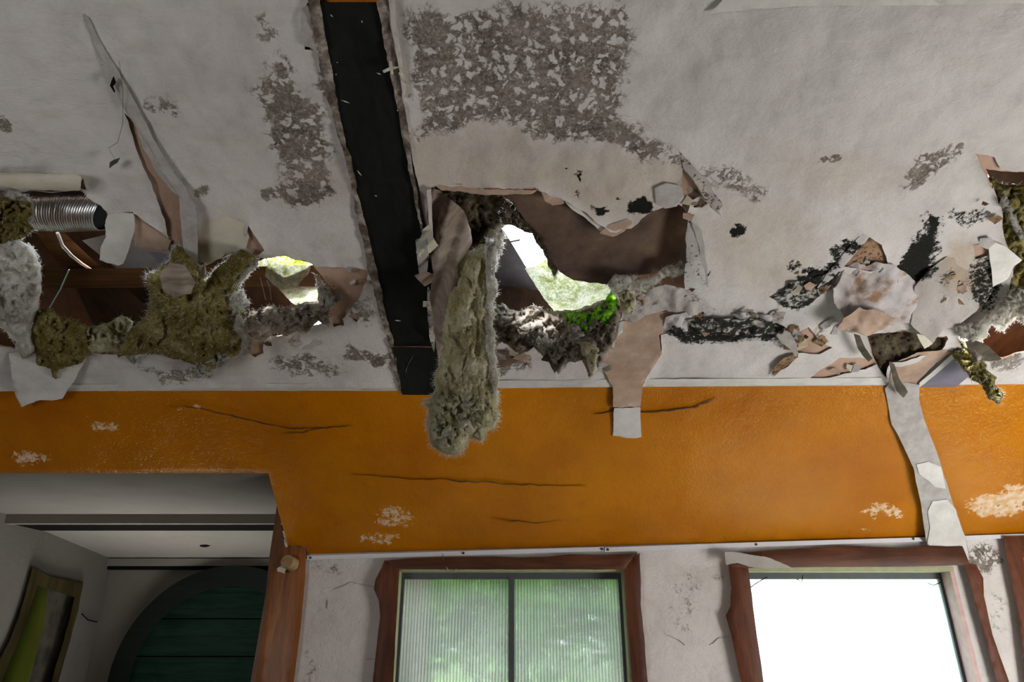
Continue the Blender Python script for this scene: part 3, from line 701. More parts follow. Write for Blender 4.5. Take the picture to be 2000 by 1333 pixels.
sheet('door_backing', circ(ri + .01, 48), DPL, .012, M['dark'], d=.012, sp=90, parent=door, smooth=False)

# post at the corner of the alcove
post = empty('corner_post', WALL.at(560, 1250), 'varnished reddish brown wooden post between alcove and window wall', 'post')
sheet('front_board', [(556, 1066), (598, 1071), (596, 1130), (588, 1220), (573, 1340), (560, 1450), (478, 1450), (498, 1340), (520, 1200), (528, 1120)], lambda x, y, d: WALL.at(x, y, d), .12, M['post'], d=lambda x, y, e: .03 + .004 * np.clip(e / 6, 0, 1), sp=14, parent=post)
sheet('rear_board', [(541, 985), (552, 1040), (560, 1066), (560, 1120), (530, 1200), (512, 1340), (500, 1450), (470, 1450), (488, 1340), (519, 1160), (526, 1090)], ydepth(WY + .18), .05, M['post'], d=0, sp=20, parent=post, smooth=False)
tube('branch_stub', [WALL.at(572, 1104, .03), WALL.at(565, 1100, .06), WALL.at(560, 1097, .09)], [.036, .033, .031], mat_wood('cut_branch', (.24, .15, .07), (.42, .29, .15), 'X', .6), post, 14)
sheet('bark_flake', rag([(541, 1112), (556, 1100), (560, 1110), (556, 1122), (548, 1118), (543, 1118)], 1.5, 4, 9), WALL, .004, M['cream'], d=.07, sp=8, parent=post)
sheet('plaster_flake', rag([(557, 1045), (562, 1068), (558, 1070), (554, 1058)], 1, 4, 10), ydepth(WY - .06), .003, M['white'], sp=8, parent=post)

# ------------------------------------------------------------------ windows
def window(name, label, x0, x1, ztop, heads, boards, mull, pane_name, right_mat=None):
    w = tag(empty(name, (0.5 * (x0 + x1), WY, 1.4)), label, kind='structure')
    t = .022
    box('head_reveal', x0, x1, WY - .004, WY + .11, ztop - t, ztop, M['reveal'], w)
    box('side_reveal', x0, x0 + t, WY - .004, WY + .11, .8, ztop - t, M['reveal'], w)
    box('side_reveal', x1 - t, x1, WY - .004, WY + .11, .8, ztop - t, right_mat or M['reveal'], w)
    box('sash_head', x0 + t, x1 - t, WY + .075, WY + .105, ztop - t - .03, ztop - t, M['mullion'], w)
    box('sash_side', x0 + t, x0 + t + .014, WY + .075, WY + .105, .8, ztop - t - .03, M['mullion'], w)
    box('sash_side', x1 - t - .014, x1 - t, WY + .075, WY + .105, .8, ztop - t - .03, M['mullion'], w)
    xs = [x0 + t] + mull + [x1 - t]
    for a, b in zip(xs[:-1], xs[1:]): box('pane', a, b, WY + .088, WY + .094, .8, ztop - t - .01, M[pane_name], w)
    for mxx in mull: box('mullion', mxx - .014, mxx + .014, WY + .07, WY + .11, .8, ztop - t - .02, M['mullion'], w)
    for nm, poly, mt in boards:
        sheet(nm, rag(poly, .6, 9, hash(nm) % 5 + len(poly)), WALL, .03, M[mt], d=lambda x, y, e: .038 + .006 * np.clip(e / 5, 0, 1), sp=11, parent=w, angle=40)
    return w
w1b = [('frame_head', [(750, 1096), (800, 1091), (870, 1089), (960, 1088), (1010, 1090), (1060, 1089), (1110, 1084), (1180, 1085), (1242, 1081), (1222, 1112), (1215, 1113), (1000, 1113), (785, 1113), (773, 1113)], 'framehead'),
       ('frame_side', [(750, 1096), (745, 1110), (733, 1132), (730, 1152), (740, 1175), (742, 1205), (736, 1260), (728, 1333), (716, 1450), (705, 1700), (738, 1700), (758, 1450), (768, 1333), (774, 1220), (780, 1113)], 'frame'),
       ('frame_side', [(1249, 1080), (1252, 1140), (1251, 1180), (1258, 1240), (1262, 1300), (1272, 1400), (1290, 1700), (1262, 1700), (1242, 1450), (1235, 1333), (1226, 1220), (1219, 1113), (1228, 1100)], 'frame')]
window('window_1', 'wavy-edged wood-framed window with two ribbed panes, green foliage behind', W1[0], W1[1], W1z, None, w1b, [-.003], 'pane')
w2b = [('frame_head', [(1422, 1092), (1440, 1081), (1500, 1076), (1570, 1072), (1640, 1067), (1700, 1069), (1760, 1071), (1808, 1066), (1850, 1068), (1880, 1068), (1895, 1104), (1840, 1106), (1460, 1110), (1430, 1112)], 'framehead'),
       ('frame_side', [(1422, 1103), (1428, 1150), (1427, 1185), (1417, 1203), (1428, 1240), (1440, 1300), (1450, 1340), (1470, 1450), (1500, 1700), (1545, 1700), (1510, 1450), (1492, 1335), (1478, 1240), (1462, 1109)], 'frame'),
       ('frame_side', [(1884, 1104), (1906, 1104), (1920, 1130), (1922, 1165), (1938, 1240), (1972, 1335), (2010, 1450), (2080, 1700), (2050, 1700), (1985, 1450), (1948, 1335), (1910, 1200)], 'frame')]
window('window_2', 'wood-framed window with one ribbed pane blown white by the sky', W2[0], W2[1], W2z, None, w2b, [], 'panebright', M['pinklitreveal'])
w3b = [('frame_side', [(1960, 1048), (1995, 1048), (2006, 1150), (2030, 1333), (2080, 1600), (2050, 1600), (2005, 1333), (1985, 1180), (1968, 1100)], 'frame'),
       ('frame_head', [(1990, 1048), (2300, 1036), (2310, 1075), (1995, 1090)], 'framehead')]
window('window_3', 'sliver of a third wood-framed window at the right edge', w3x, w3x + .75, W2z, None, w3b, [w3x + .36], 'panebright')

# ------------------------------------------------------------------ black beam in its slot
beam = empty('ceiling_beam', CEIL.at(740, 400), 'black wooden beam running down the ceiling between mouldy panels', 'beam')
sheet('beam_timber', densify([(620, 4), (742, 4), (782, 180), (806, 318), (830, 444), (850, 560), (866, 676), (770, 676), (716, 468), (676, 276), (652, 174)], 40), CEIL, .13, M['beam'], d=lambda x, y, e: .004 + .006 * fbm(np.stack([x, y], 1) / 150, 5, 2) * 0 + .0, sp=30, parent=beam, angle=30)
sheet('beam_end', densify([(765, 679), (866, 679), (880, 772), (786, 772), (779, 730)], 30), CEIL, .13, M['beam'], d=.010, sp=30, parent=beam, angle=30)
M['orangeplain'] = mat_plain('orange_painted_board', (.45, .15, .01), .5)
sheet('end_board', [(600, -60), (780, -60), (775, 6), (610, 6)], CEIL, .02, M['orangeplain'], d=-.006, sp=60, parent=beam, smooth=False)
for i, (x, y, l, a) in enumerate([(645, 28, 8, .8), (665, 195, 21, .35), (735, 142, 11, .4), (697, 332, 16, .9), (657, 122, 3, 0), (655, 145, 3, .3), (732, 382, 5, .4), (770, 626, 14, .1), (706, 40, 5, 1.2), (775, 215, 4, .6)]):
    c, s = math.cos(a), math.sin(a); w_ = 1.2
    sheet('paint_flake', [(x, y), (x + c * l * .5 - s * w_, y + s * l * .5 + c * w_), (x + c * l, y + s * l), (x + c * l * .5 + s * w_, y + s * l * .5 - c * w_)], CEIL, .0015, M['cream'], d=.013, sp=10, parent=beam, smooth=False)
for pts, s in [([(792, 676), (830, 678), (868, 680)], 1), ([(810, 690), (800, 710), (792, 735)], 2)]:
    crack(pts, .7, beam, CEIL, 40 + s, .013, 'edge')

# ------------------------------------------------------------------ wool and paper makers
ALLW = []
def ribbons(starts, dirs, length, width, seg=2, curl=.5):
    V = []; Fs = []
    for P, D in zip(starts, dirs):
        L = length * random.uniform(.35, 1.3); D = Vector(D).normalized(); side = D.cross(Vector((random.gauss(0, 1), random.gauss(0, 1), random.gauss(0, 1)))).normalized()
        p = Vector(P) - D * L * .15; b = len(V)
        for k in range(seg + 1):
            w = width * (1 - k / (seg + .4)); V += [p - side * w, p + side * w]
            D = (D + Vector((random.gauss(0, curl), random.gauss(0, curl), random.gauss(-.15, curl)))).normalized(); p = p + D * L / seg
        for k in range(seg): Fs.append((b + 2 * k, b + 2 * k + 1, b + 2 * k + 3, b + 2 * k + 2))
    return V, Fs
def wool(name, poly, mp, label=None, group=None, thick=.05, W=45, amp=.014, size=26, mat='olive', fibres=500, flen=.016, fmat='fibre', sp=4.5, seed=0, parent=None, cat='insulation', d0=0.0, stretch=(1, 1), ragamp=6, part='wool_body', back=.7, fwidth=.0009, tufts=0, flat=False):
    outer = rag(poly, ragamp, sp * 1.1, seed)
    v, f, loops = triangulate(outer, (), sp)
    x, y = v[:, 0], v[:, 1]; n = len(v)
    ed = edge_dist(v, loops, cap=W); t = np.clip(ed / W, 0, 1); h = thick * np.sqrt(np.clip(1 - (1 - t) ** 2, 0, 1))
    q = v / size * np.array(stretch)
    wq = q + .55 * np.stack([fbm(q * 1.3, seed + 31, 3), fbm(q * 1.3 + 7, seed + 33, 3)], 1)
    rid = 1 - np.abs(fbm(wq, seed + 5, 4, .55)) * 2.2
    nz = amp * (rid * .85 + .38 * fbm(wq * 2.7, seed + 8, 4, .65) + .22 * (1 - 2 * np.abs(fbm(wq * 5, seed + 28, 3, .6)))) * np.clip(t * 5, .0, 1)
    jx = 3.0 * fbm(q * 2 + 3, seed + 12, 3) * np.clip(t * 4, 0, 1); jy = 3.0 * fbm(q * 2 + 13, seed + 15, 3) * np.clip(t * 4, 0, 1)
    fr = mp(x + jx, y + jy, d0 + h + nz); bk = mp(x, y, d0 - h * back - .5 * nz)
    P = np.concatenate([fr, bk])
    a = P[f[:, 1]] - P[f[:, 0]]; b = P[f[:, 2]] - P[f[:, 0]]
    flip = (np.cross(a, b) * (CAM - P[f[:, 0]])).sum(1) < 0
    f[flip] = f[flip][:, ::-1]
    cnt = set()
    for tt in f:
        for i in range(3): cnt.add((int(tt[i]), int(tt[(i + 1) % 3])))
    rim = [e for e in cnt if (e[1], e[0]) not in cnt]
    Fs = [tuple(tt) for tt in f] + [(tt[2] + n, tt[1] + n, tt[0] + n) for tt in f] + [(b_, a_, a_ + n, b_ + n) for a_, b_ in rim]
    cen = mp(np.array([x.mean()]), np.array([y.mean()]), np.array([d0]))[0]
    root = parent if parent is not None else empty(name, cen, label, cat, group)
    body = meshobj(part, P, Fs, M[mat], root, True, angle=180)
    if fibres:
        be = np.array([e[0] for e in rim]); allv = np.arange(n)
        pick = np.concatenate([np.random.choice(be, fibres // 2), np.random.choice(allv, fibres - fibres // 2)])
        st = fr[pick]; pc = proj(st) - np.array([x.mean(), y.mean()])
        out = pc[:, :1] * R_ + -pc[:, 1:] * UP; out /= np.linalg.norm(out, axis=1, keepdims=True) + 1e-6
        dr = out * .7 + np.random.randn(len(st), 3) * .55 - FW * .25
        Vf, Ff = ribbons(st, dr, flen * 1.15, fwidth, 3)
        tag(meshobj('fibres', Vf, Ff, M[fmat], root, False), kind='stuff')
    return root
M['paperdull'] = mat_wallpaper('dull_peeled_wallpaper', (.30, .275, .25), (.43, .40, .375), 1.4)
M['papergrey'] = mat_wallpaper('grey_peeled_wallpaper', (.34, .32, .31), (.45, .43, .42), 1.2)
def flap(name, poly, mp, label, mat, d=0.0, thick=.0016, sp=7, seed=0, amp=1.5, cat='paper', group=None, parent=None, step=6, ripple=.002, rs=30, loose=None):
    """loose torn piece; d(x, y) = distance it stands off its surface"""
    def dd(x, y, e):
        b = d(x, y) if callable(d) else np.full(len(x), float(d))
        return b + ripple * fbm(np.stack([x, y], 1) / rs, seed + 3, 3)
    o = sheet(name, rag(poly, amp * 1.5, min(step, 4.5), seed), mp, thick, M[mat], d=dd, sp=sp, parent=parent, angle=60, attr=ceiling_mask if mat in ('paper', 'paperdull', 'papergrey') else None)
    if parent is None: tag(o, label, cat, group)
    return o
def over_edge(x, y, d):
    """follows the ceiling, then bends down over the orange slope"""
    x = np.asarray(x, float); y = np.asarray(y, float); d = np.broadcast_to(np.asarray(d, float), x.shape)
    return np.where((y > 766 - .007 * x)[..., None], ORANGE.at(x, y, d), CEIL.at(x, y, d))
def lin(x0, y0, x1, y1, a, b, power=1.0):
    """stand-off going from a at (x0, y0) to b at (x1, y1)"""
    L = (x1 - x0) ** 2 + (y1 - y0) ** 2
    def g(x, y):
        t = np.clip(((x - x0) * (x1 - x0) + (y - y0) * (y1 - y0)) / L, 0, 1.3)
        return a + (b - a) * t ** power
    return g

# torn board edges beside the beam
flap('torn_edge_strip', [(600, -20), (622, -5), (634, 60), (648, 130), (655, 180), (668, 250), (690, 330), (710, 420), (728, 490), (748, 580), (770, 680), (783, 770), (778, 760), (755, 660), (738, 600), (722, 540), (700, 440), (684, 350), (662, 270), (636, 180), (618, 100), (605, 30)], CEIL, 'crumbled grey brown board edge along the left side of the black beam', 'edge', d=lambda x, y: .012 + 0 * x, thick=.012, sp=6, seed=3, amp=2.2, cat='board edge', ripple=.007, rs=16)
flap('torn_edge_strip', [(735, 3), (752, -10), (765, 60), (775, 140), (783, 180), (798, 250), (806, 320), (818, 400), (828, 460), (824, 462), (812, 400), (800, 340), (790, 290), (778, 220), (765, 160), (752, 100), (742, 45)], CEIL, 'crumbled board edge along the right side of the black beam', 'edge', d=.012, thick=.012, sp=6, seed=4, amp=2.0, cat='board edge', ripple=.006, rs=16)
flap('pale_lath', [(757, -10), (770, -10), (776, 60), (787, 130), (793, 180), (786, 190), (780, 140), (768, 70)], CEIL, 'thin pale wooden lath at the top right of the black beam', 'lath', d=.02, thick=.012, sp=12, seed=4, amp=.6, cat='lath', ripple=.0)
flap('pale_lath', [(833, 372), (842, 368), (844, 430), (847, 480), (843, 485), (838, 440)], CEIL, 'short white lath end at the upper left corner of the big hole', 'lath', d=.016, thick=.02, sp=12, seed=4, amp=.6, cat='lath', ripple=.0)
sc_ = [([(747, 138), (765, 130), (783, 131), (765, 137), (750, 143)], 'small curled paper scrap bridging the beam edge and the pale lath'),
       ([(778, 142), (786, 142), (800, 166), (790, 162)], 'small pointed paper curl hanging right of the pale lath'),
       ([(759, 118), (766, 120), (769, 146), (764, 146)], 'tiny upright paper tab on the beam edge')]
for i, (p, l) in enumerate(sc_): flap('paper_scrap', p, CEIL, l, 'cream', d=.03, sp=5, seed=30 + i, amp=.6, ripple=.006, rs=12)
flap('grey_lining', [(586, 20), (600, 10), (612, 50), (622, 105), (605, 92), (592, 90)], CEIL, 'grey lining curl in the tear left of the beam top', 'grey', d=lin(600, 20, 605, 100, .004, .016), sp=6, seed=37, ripple=.004)

# left group: split strip, curls, flaps
flap('hanging_paper_strip', [(163, 27), (172, 34), (185, 62), (210, 105), (232, 142), (262, 195), (300, 272), (335, 330), (360, 362), (382, 404), (386, 470), (386, 528), (372, 534), (362, 526), (354, 440), (350, 385), (325, 350), (290, 285), (245, 218), (205, 130), (180, 80)], CEIL, 'long grey paper strip peeling down the split in the left ceiling panel', 'grey', d=lin(163, 27, 370, 530, .003, .05, 1.6), sp=6, seed=2, amp=1.0)
flap('paper_flap', [(386, 412), (440, 420), (478, 434), (488, 462), (478, 490), (440, 498), (402, 520), (388, 500)], CEIL, 'cream torn wallpaper flap right of the hanging grey strip', 'cream', d=lin(430, 410, 430, 520, .004, .016), sp=7, seed=5)
flap('paper_curl', [(384, 520), (400, 516), (403, 532), (396, 550), (384, 553), (380, 540)], CEIL, 'small curled paper end at the foot of the long grey strip', 'cream', d=lambda x, y: .045 + .012 * np.sin((x - 380) / 7), sp=4, seed=6)
flap('paper_curl', [(-40, 334), (30, 336), (150, 340), (160, 346), (156, 372), (120, 374), (60, 372), (-40, 364)], CEIL, 'rolled up cream wallpaper above the metal duct', 'cream', d=lambda x, y: .012 + .035 * np.sqrt(np.clip(1 - ((y - 355) / 20) ** 2, 0, 1)), sp=5, seed=7, ripple=.002)
flap('paper_flap', [(212, 418), (236, 414), (263, 418), (263, 450), (254, 480), (240, 514), (232, 520), (205, 512), (193, 508), (198, 480), (208, 462), (203, 440)], CEIL, 'white wallpaper flap hanging at the end of the metal duct', 'white', d=lin(230, 412, 220, 520, .004, .06), sp=6, seed=8)
flap('paper_sheet', [(18, 690), (60, 684), (170, 700), (150, 735), (130, 764), (122, 780), (100, 784), (78, 782), (40, 795), (30, 770), (22, 730)], over_edge, 'pale thin paper sheet hanging over the orange slope at far left', 'white', d=lin(80, 690, 80, 790, .012, .05), sp=7, seed=9)
flap('tan_flap', [(262, 420), (300, 445), (334, 470), (326, 492), (300, 488), (262, 482)], CEIL, 'tan lining paper flap between white flap and grey strip', 'tan', d=lin(290, 430, 290, 490, -.004, .02), sp=6, seed=10)
flap('grey_rag', [(290, 492), (316, 494), (334, 500), (330, 515), (316, 516), (302, 508)], CEIL, 'small grey blue rag of paper below the tan flap', 'bluegrey', d=.0, sp=5, seed=11, cat='paper')

# duct
duct = empty('air_duct', CEIL.at(130, 415, -.01), 'silver corrugated aluminium air duct poking from the left hole', 'duct')
a_, b_ = CEIL.at(40, 412, -.055), CEIL.at(216, 412, -.045)
ax_ = (b_ - a_); L_ = np.linalg.norm(ax_); ax_ /= L_
uu = np.cross(ax_, CEIL.n); uu /= np.linalg.norm(uu); ww = np.cross(ax_, uu)
Vd, Fd = [], []; NR, NS = 190, 40
for i in range(NR + 1):
    t = i / NR; rr =   .066 + .0024 * math.sin(t * 2 * math.pi * 34); c_ = a_ + ax_ * L_ * t
    for k in range(NS):
        an = 2 * math.pi * k / NS; dn = 1 + .05 * math.sin(an * 2 + t * 6) * .5
        tl_ = .035 * math.sin(an - .6) * t  # slanting cut end
        Vd.append(c_ + (uu * math.cos(an) + ww * math.sin(an)) * rr * dn + ax_ * tl_)
for i in range(NR):
    for k in range(NS): a = i * NS + k; b = i * NS + (k + 1) % NS; Fd.append((a, b, b + NS, a + NS))
meshobj('corrugated_tube', Vd, Fd, M['alu'], duct, angle=180)
Vd2, Fd2 = [], []
for t, rr in ((.97, .060), (.93, .058)):
    for k in range(NS):
        an = 2 * math.pi * k / NS; Vd2.append(a_ + ax_ * (L_ * t + .035 * math.sin(an - .6)) + (uu * math.cos(an) + ww * math.sin(an)) * rr)
Fd2 = [(k, (k + 1) % NS, NS + (k + 1) % NS, NS + k) for k in range(NS)] + [tuple(range(NS, 2 * NS))]
meshobj('duct_dark_plug', Vd2, Fd2, M['dark'], duct)  # black plug stands in for shade inside the open tube
tube('wire_rim', [CEIL.at(60, 372, .01), CEIL.at(100, 376, .012), CEIL.at(160, 370, .01)], .0015, M['alu'], duct, 5)

# attic timbers, boards, cable, string behind the left hole
att = lambda d0: (lambda x, y, d=0.0: CEIL.at(x, y, d + d0))
bt = sheet('attic_batten', densify([(-80, 527), (300, 524), (560, 520), (700, 515), (700, 560), (560, 560), (300, 562), (-80, 565)], 60), att(-.08), .05, M['rafter'], sp=60, smooth=False); tag(bt, 'horizontal brown batten across the left ceiling hole', 'timber')
bt = sheet('attic_batten', densify([(60, 440), (110, 440), (200, 525), (120, 525)], 60), att(-.17), .03, M['rafter'], sp=60, smooth=False); tag(bt, 'short slanting brown board below the duct', 'timber')
bt = sheet('attic_rafter', densify([(130, 520), (200, 520), (330, 640), (350, 700), (210, 700)], 60), att(-.16), .05, M['rafterY'], sp=60, smooth=False); tag(bt, 'dark slanting rafter under the batten in the left hole', 'timber')
bt = sheet('roof_board', densify([(160, 470), (220, 455), (350, 455), (350, 535), (240, 535)], 60), att(-.15), .02, M['greyboard'], sp=60, smooth=False); tag(bt, 'dim grey board behind the white flap in the left hole', 'board')
tag(tube('cable', [att(-.10)(112, 455), att(-.10)(122, 480), att(-.10)(140, 500), att(-.12)(160, 516), att(-.14)(182, 530)], .0055, M['cable']), 'pale curved cable inside the left hole', 'cable')
tag(tube('string', [att(-.02)(135, 527), att(.0)(118, 565), att(.01)(96, 602)], .0022, M['string'], seg=6), 'thin green string hanging from the batten', 'string')
tag(tube('string', [att(-.03)(55, 475), att(-.03)(66, 490), att(-.03)(77, 502)], .003, M['string'], seg=6), 'short blue green string end left of the cable', 'string')

# roof membranes below the sky holes
flap('roof_membrane', [(496, 514), (518, 506), (560, 518), (600, 518), (640, 530), (650, 590), (600, 616), (570, 590), (535, 556), (508, 532)], att(-.10), 'sagging grey green roof membrane lit through the left sky hole', 'membrane', d=lambda x, y: .03 * np.sin((x - 500) / 36) + .015 * np.sin((y + x * .5) / 18), thick=.002, sp=4, seed=12, cat='membrane', ripple=.012, rs=22)
flap('roof_membrane', [(1024, 523), (1048, 520), (1066, 508), (1100, 500), (1160, 520), (1222, 540), (1220, 585), (1160, 612), (1100, 618), (1082, 608), (1064, 588), (1044, 556)], att(-.09), 'curved pale mossy membrane below the bright sky hole', 'membrane', d=lambda x, y: .03 * np.sin((x - 1030) / 55) + .012 * np.sin((y + x * .3) / 20), thick=.002, sp=4, seed=13, cat='membrane', ripple=.008, rs=24)
bt = sheet('roof_panel', densify([(930, 440), (978, 444), (988, 456), (1028, 522), (1076, 590), (1120, 625), (940, 650), (930, 500)], 40), att(-.20), .02, M['bluegrey'], sp=40, smooth=False); tag(bt, 'dusty straight-edged panel left of the bright sky hole', 'board')
bt = sheet('attic_batten', densify([(940, 560), (1000, 560), (1080, 572), (1080, 640), (940, 640)], 40), att(-.14), .03, M['rafterY'], sp=40, smooth=False); tag(bt, 'dark batten behind the debris below the sky hole', 'timber')
tag(tube('nail', [att(-.22)(975, 478), att(-.22)(995, 473), att(-.22)(1016, 469)], .004, M['mullion'], seg=6), 'dark thin rod crossing the bright sky hole', 'rod')

# big brown board in the centre hole and its layers
flap('brown_board', [(968, 372), (1000, 366), (1100, 372), (1230, 410), (1350, 385), (1352, 450), (1346, 500), (1338, 516), (1300, 528), (1240, 540), (1205, 538), (1192, 546), (1185, 556), (1150, 552), (1120, 548), (1090, 528), (1072, 508), (1060, 470), (1040, 445), (1018, 420), (1000, 396)], att(-.055), 'large brown damp-stained board inside the central hole', 'brownboard', d=lambda x, y: .02 * np.sin((x - 1000) / 110), thick=.008, sp=8, seed=14, cat='board', amp=2, ripple=.008, rs=60)
flap('peeled_layer', [(1095, 382), (1125, 388), (1160, 412), (1200, 438), (1222, 430), (1205, 458), (1190, 462), (1172, 452), (1152, 434), (1128, 416), (1108, 402)], CEIL, 'pale grey peeled layer below the mould spots at the hole edge', 'white', d=-.006, sp=5, seed=15)
flap('peeled_layer', [(1050, 364), (1078, 368), (1098, 384), (1100, 398), (1080, 402), (1064, 392)], CEIL, 'small tan peeled layer above the sky hole', 'tan', d=-.004, sp=5, seed=16)
flap('peeled_layer', [(1170, 456), (1190, 440), (1225, 428), (1236, 436), (1220, 452), (1196, 464)], CEIL, 'tan triangle of lining at the tip of the grey peeled layer', 'tan', d=.004, sp=5, seed=17)
flap('peeled_layer', [(1280, 368), (1300, 358), (1330, 362), (1336, 385), (1322, 404), (1300, 408), (1282, 398)], CEIL, 'smooth grey peeled patch right of the largest mould spot', 'grey', d=.012, sp=6, seed=18)
flap('peeled_layer', [(850, 362), (900, 360), (918, 366), (980, 372), (1050, 370), (1040, 378), (980, 382), (900, 376), (862, 372)], CEIL, 'thin tan layer along the top edge of the central hole', 'tan', d=-.006, sp=5, seed=19)
flap('peeled_strip', [(1344, 428), (1352, 436), (1362, 480), (1378, 540), (1381, 566), (1366, 570), (1352, 562), (1338, 566), (1336, 540), (1340, 500), (1340, 460)], CEIL, 'paper strip whitened for skylight, hanging at the right edge of the central hole', 'litpaper', d=lin(1345, 430, 1360, 570, .004, .04), sp=5, seed=20)
flap('peeled_strip', [(1350, 432), (1370, 448), (1378, 500), (1385, 560), (1378, 566), (1364, 480)], CEIL, 'grey paper edge just right of the whitened strip', 'grey', d=.012, sp=5, seed=21)
flap('mouldy_splinter', [(1326, 296), (1342, 312), (1372, 342), (1388, 358), (1392, 372), (1412, 402), (1404, 410), (1408, 424), (1392, 408), (1376, 386), (1352, 348), (1336, 330)], CEIL, 'mouldy grey splinter of paper pointing down right of the hole', 'greymould', d=lin(1330, 300, 1410, 420, .004, .04), thick=.003, sp=5, seed=22, amp=1)

# big curled paper at the left of the centre hole
CURL = lean(360, 1.95, 720, 2.40)
flap('curled_sheet', [(834, 366), (858, 372), (884, 392), (906, 412), (920, 446), (922, 474), (912, 498), (894, 522), (896, 560), (886, 610), (876, 660), (866, 712), (858, 720), (852, 680), (846, 620), (838, 580), (848, 540), (842, 500), (836, 460), (846, 430), (836, 400)], CURL, 'large curled brown grey sheet hanging at the left of the central hole', 'brownfelt', d=lambda x, y: .05 + .04 * np.sin((x - 830) / 28) + .014 * np.sin((x + y * .25) / 7), thick=.002, sp=5, seed=23, ripple=.010, rs=30)
for i, (p, l, mt) in enumerate([([(826, 448), (836, 440), (850, 470), (862, 488), (846, 490), (838, 496), (818, 502), (812, 492)], 'cream curl between beam and curled sheet, upper one', 'cream'),
    ([(808, 538), (830, 530), (850, 536), (846, 552), (830, 560), (822, 554)], 'brown rolled curl against the right edge of the beam', 'tan'),
    ([(826, 588), (850, 588), (852, 600), (826, 600)], 'small yellowish paper tab beside the beam', 'cream'),
    ([(812, 470), (832, 462), (838, 500), (834, 530), (820, 540), (814, 500)], 'pale torn strip along the beam below the cream curl', 'grey'),
    ([(836, 560), (848, 580), (852, 640), (848, 690), (838, 660), (834, 600)], 'narrow tattered strip right of the beam, lowest one', 'greymould'),
    ([(848, 556), (862, 572), (858, 576), (846, 572)], 'pointed scrap under the rolled brown curl', 'tan')]):
    flap('paper_scrap', p, CEIL, l, mt, d=lambda x, y: .035 + .02 * np.sin((x + y) / 9), sp=4, seed=50 + i, amp=1.2, ripple=.006, rs=14)

# insulation
wool('insulation_clump', [(-60, 372), (-10, 366), (28, 372), (62, 392), (68, 430), (60, 455), (40, 470), (62, 485), (82, 520), (76, 570), (80, 600), (68, 640), (66, 690), (40, 702), (28, 668), (4, 640), (-60, 640)], att(.0), 'pale grey insulation clump hanging at far left below the duct', mat='greywool', thick=.07, W=40, amp=.03, seed=100, fibres=1500, size=24)
wool('insulation_clump', [(-60, 390), (10, 385), (60, 400), (66, 418), (50, 430), (66, 450), (50, 466), (10, 480), (-60, 480)], att(.07), 'olive insulation lump over the left end of the duct', mat='olive', thick=.03, W=30, amp=.02, seed=101, fibres=700, size=20)
wool('insulation_clump', [(70, 600), (98, 606), (120, 618), (150, 628), (170, 640), (180, 690), (150, 716), (120, 726), (108, 748), (94, 726), (70, 716), (62, 660)], att(.01), 'olive grey insulation lump right of the far left clump', mat='olive', thick=.05, W=35, amp=.017, seed=102, fibres=1100, fmat='olivefibre', size=18)
wool('insulation_clump', [(130, 640), (190, 636), (240, 618), (262, 628), (250, 660), (236, 688), (200, 692), (160, 692)], att(.0), 'crumpled khaki insulation along the lower lip of the left hole', mat='yellowwool', thick=.03, W=28, amp=.022, seed=103, fibres=300, fmat='olivefibre', size=16)
wool('insulation_clump', [(345, 478), (362, 492), (392, 520), (404, 548), (420, 530), (452, 500), (470, 488), (500, 505), (498, 520), (474, 545), (462, 580), (476, 610), (474, 640), (486, 668), (470, 690), (440, 700), (420, 722), (388, 738), (382, 715), (340, 700), (310, 690), (262, 692), (228, 698), (238, 660), (262, 640), (284, 618), (296, 590), (290, 560), (285, 540), (312, 532)], att(.03), 'big olive insulation batt sagging out of the left hole', mat='olive', thick=.09, W=75, amp=.024, seed=104, fibres=3600, flen=.02, size=40)
flap('paper_backing', [(312, 536), (332, 512), (362, 520), (384, 552), (372, 574), (340, 580), (318, 570)], att(.145), 'brown paper piece stuck on the big olive batt', 'brownfelt', d=0, sp=6, seed=105, ripple=.01)
wool('insulation_clump', [(486, 606), (520, 596), (556, 602), (590, 596), (622, 590), (640, 568), (654, 584), (650, 606), (640, 640), (618, 632), (600, 652), (582, 646), (560, 654), (530, 650), (512, 668), (488, 664), (478, 640)], att(.03), 'grey insulation under the left sky hole', mat='debris', thick=.045, W=28, amp=.026, seed=106, fibres=1500, flen=.013, size=15, sp=3.6)
wool('insulation_clump', [(612, 540), (626, 548), (640, 565), (655, 590), (640, 612), (624, 600), (618, 575)], att(.02), 'dark twisted scrap right of the left membrane', mat='debris', thick=.02, W=16, amp=.014, seed=107, fibres=350, flen=.012, size=12, sp=3.4)
wool('insulation_tuft', [(378, 737), (384, 706), (408, 690), (446, 688), (454, 705), (432, 716), (402, 724), (394, 740)], att(.05), 'white tuft under the big olive batt', mat='greywool', thick=.02, W=14, amp=.02, seed=160, fibres=700, flen=.012, size=10, sp=3.4)
wool('insulation_tuft', [(250, 688), (268, 686), (272, 698), (262, 714), (252, 706)], att(.02), 'tiny white tuft left under the big olive batt', mat='greywool', thick=.01, W=9, amp=.01, seed=161, fibres=200, flen=.01, size=8, sp=3.2)
wool('insulation_tuft', [(440, 590), (458, 572), (474, 566), (484, 590), (470, 606), (478, 640), (494, 668), (486, 692), (468, 700), (474, 662), (458, 640), (462, 612), (446, 610)], att(.10), 'white wool standing in for rim light along the right edge of the big olive batt', mat='greywool', thick=.014, W=11, amp=.014, seed=162, fibres=1100, flen=.014, size=10, sp=3.2)  # rim light put into a strip of pale wool
wool('insulation_tuft', [(480, 512), (500, 508), (504, 520), (488, 532), (474, 548), (462, 560), (458, 548), (470, 530)], att(.06), 'white rim-light wool at the upper right of the big olive batt', mat='greywool', thick=.012, W=10, amp=.012, seed=163, fibres=500, flen=.012, size=9, sp=3.2)  # second pale strip carrying the batt's rim light
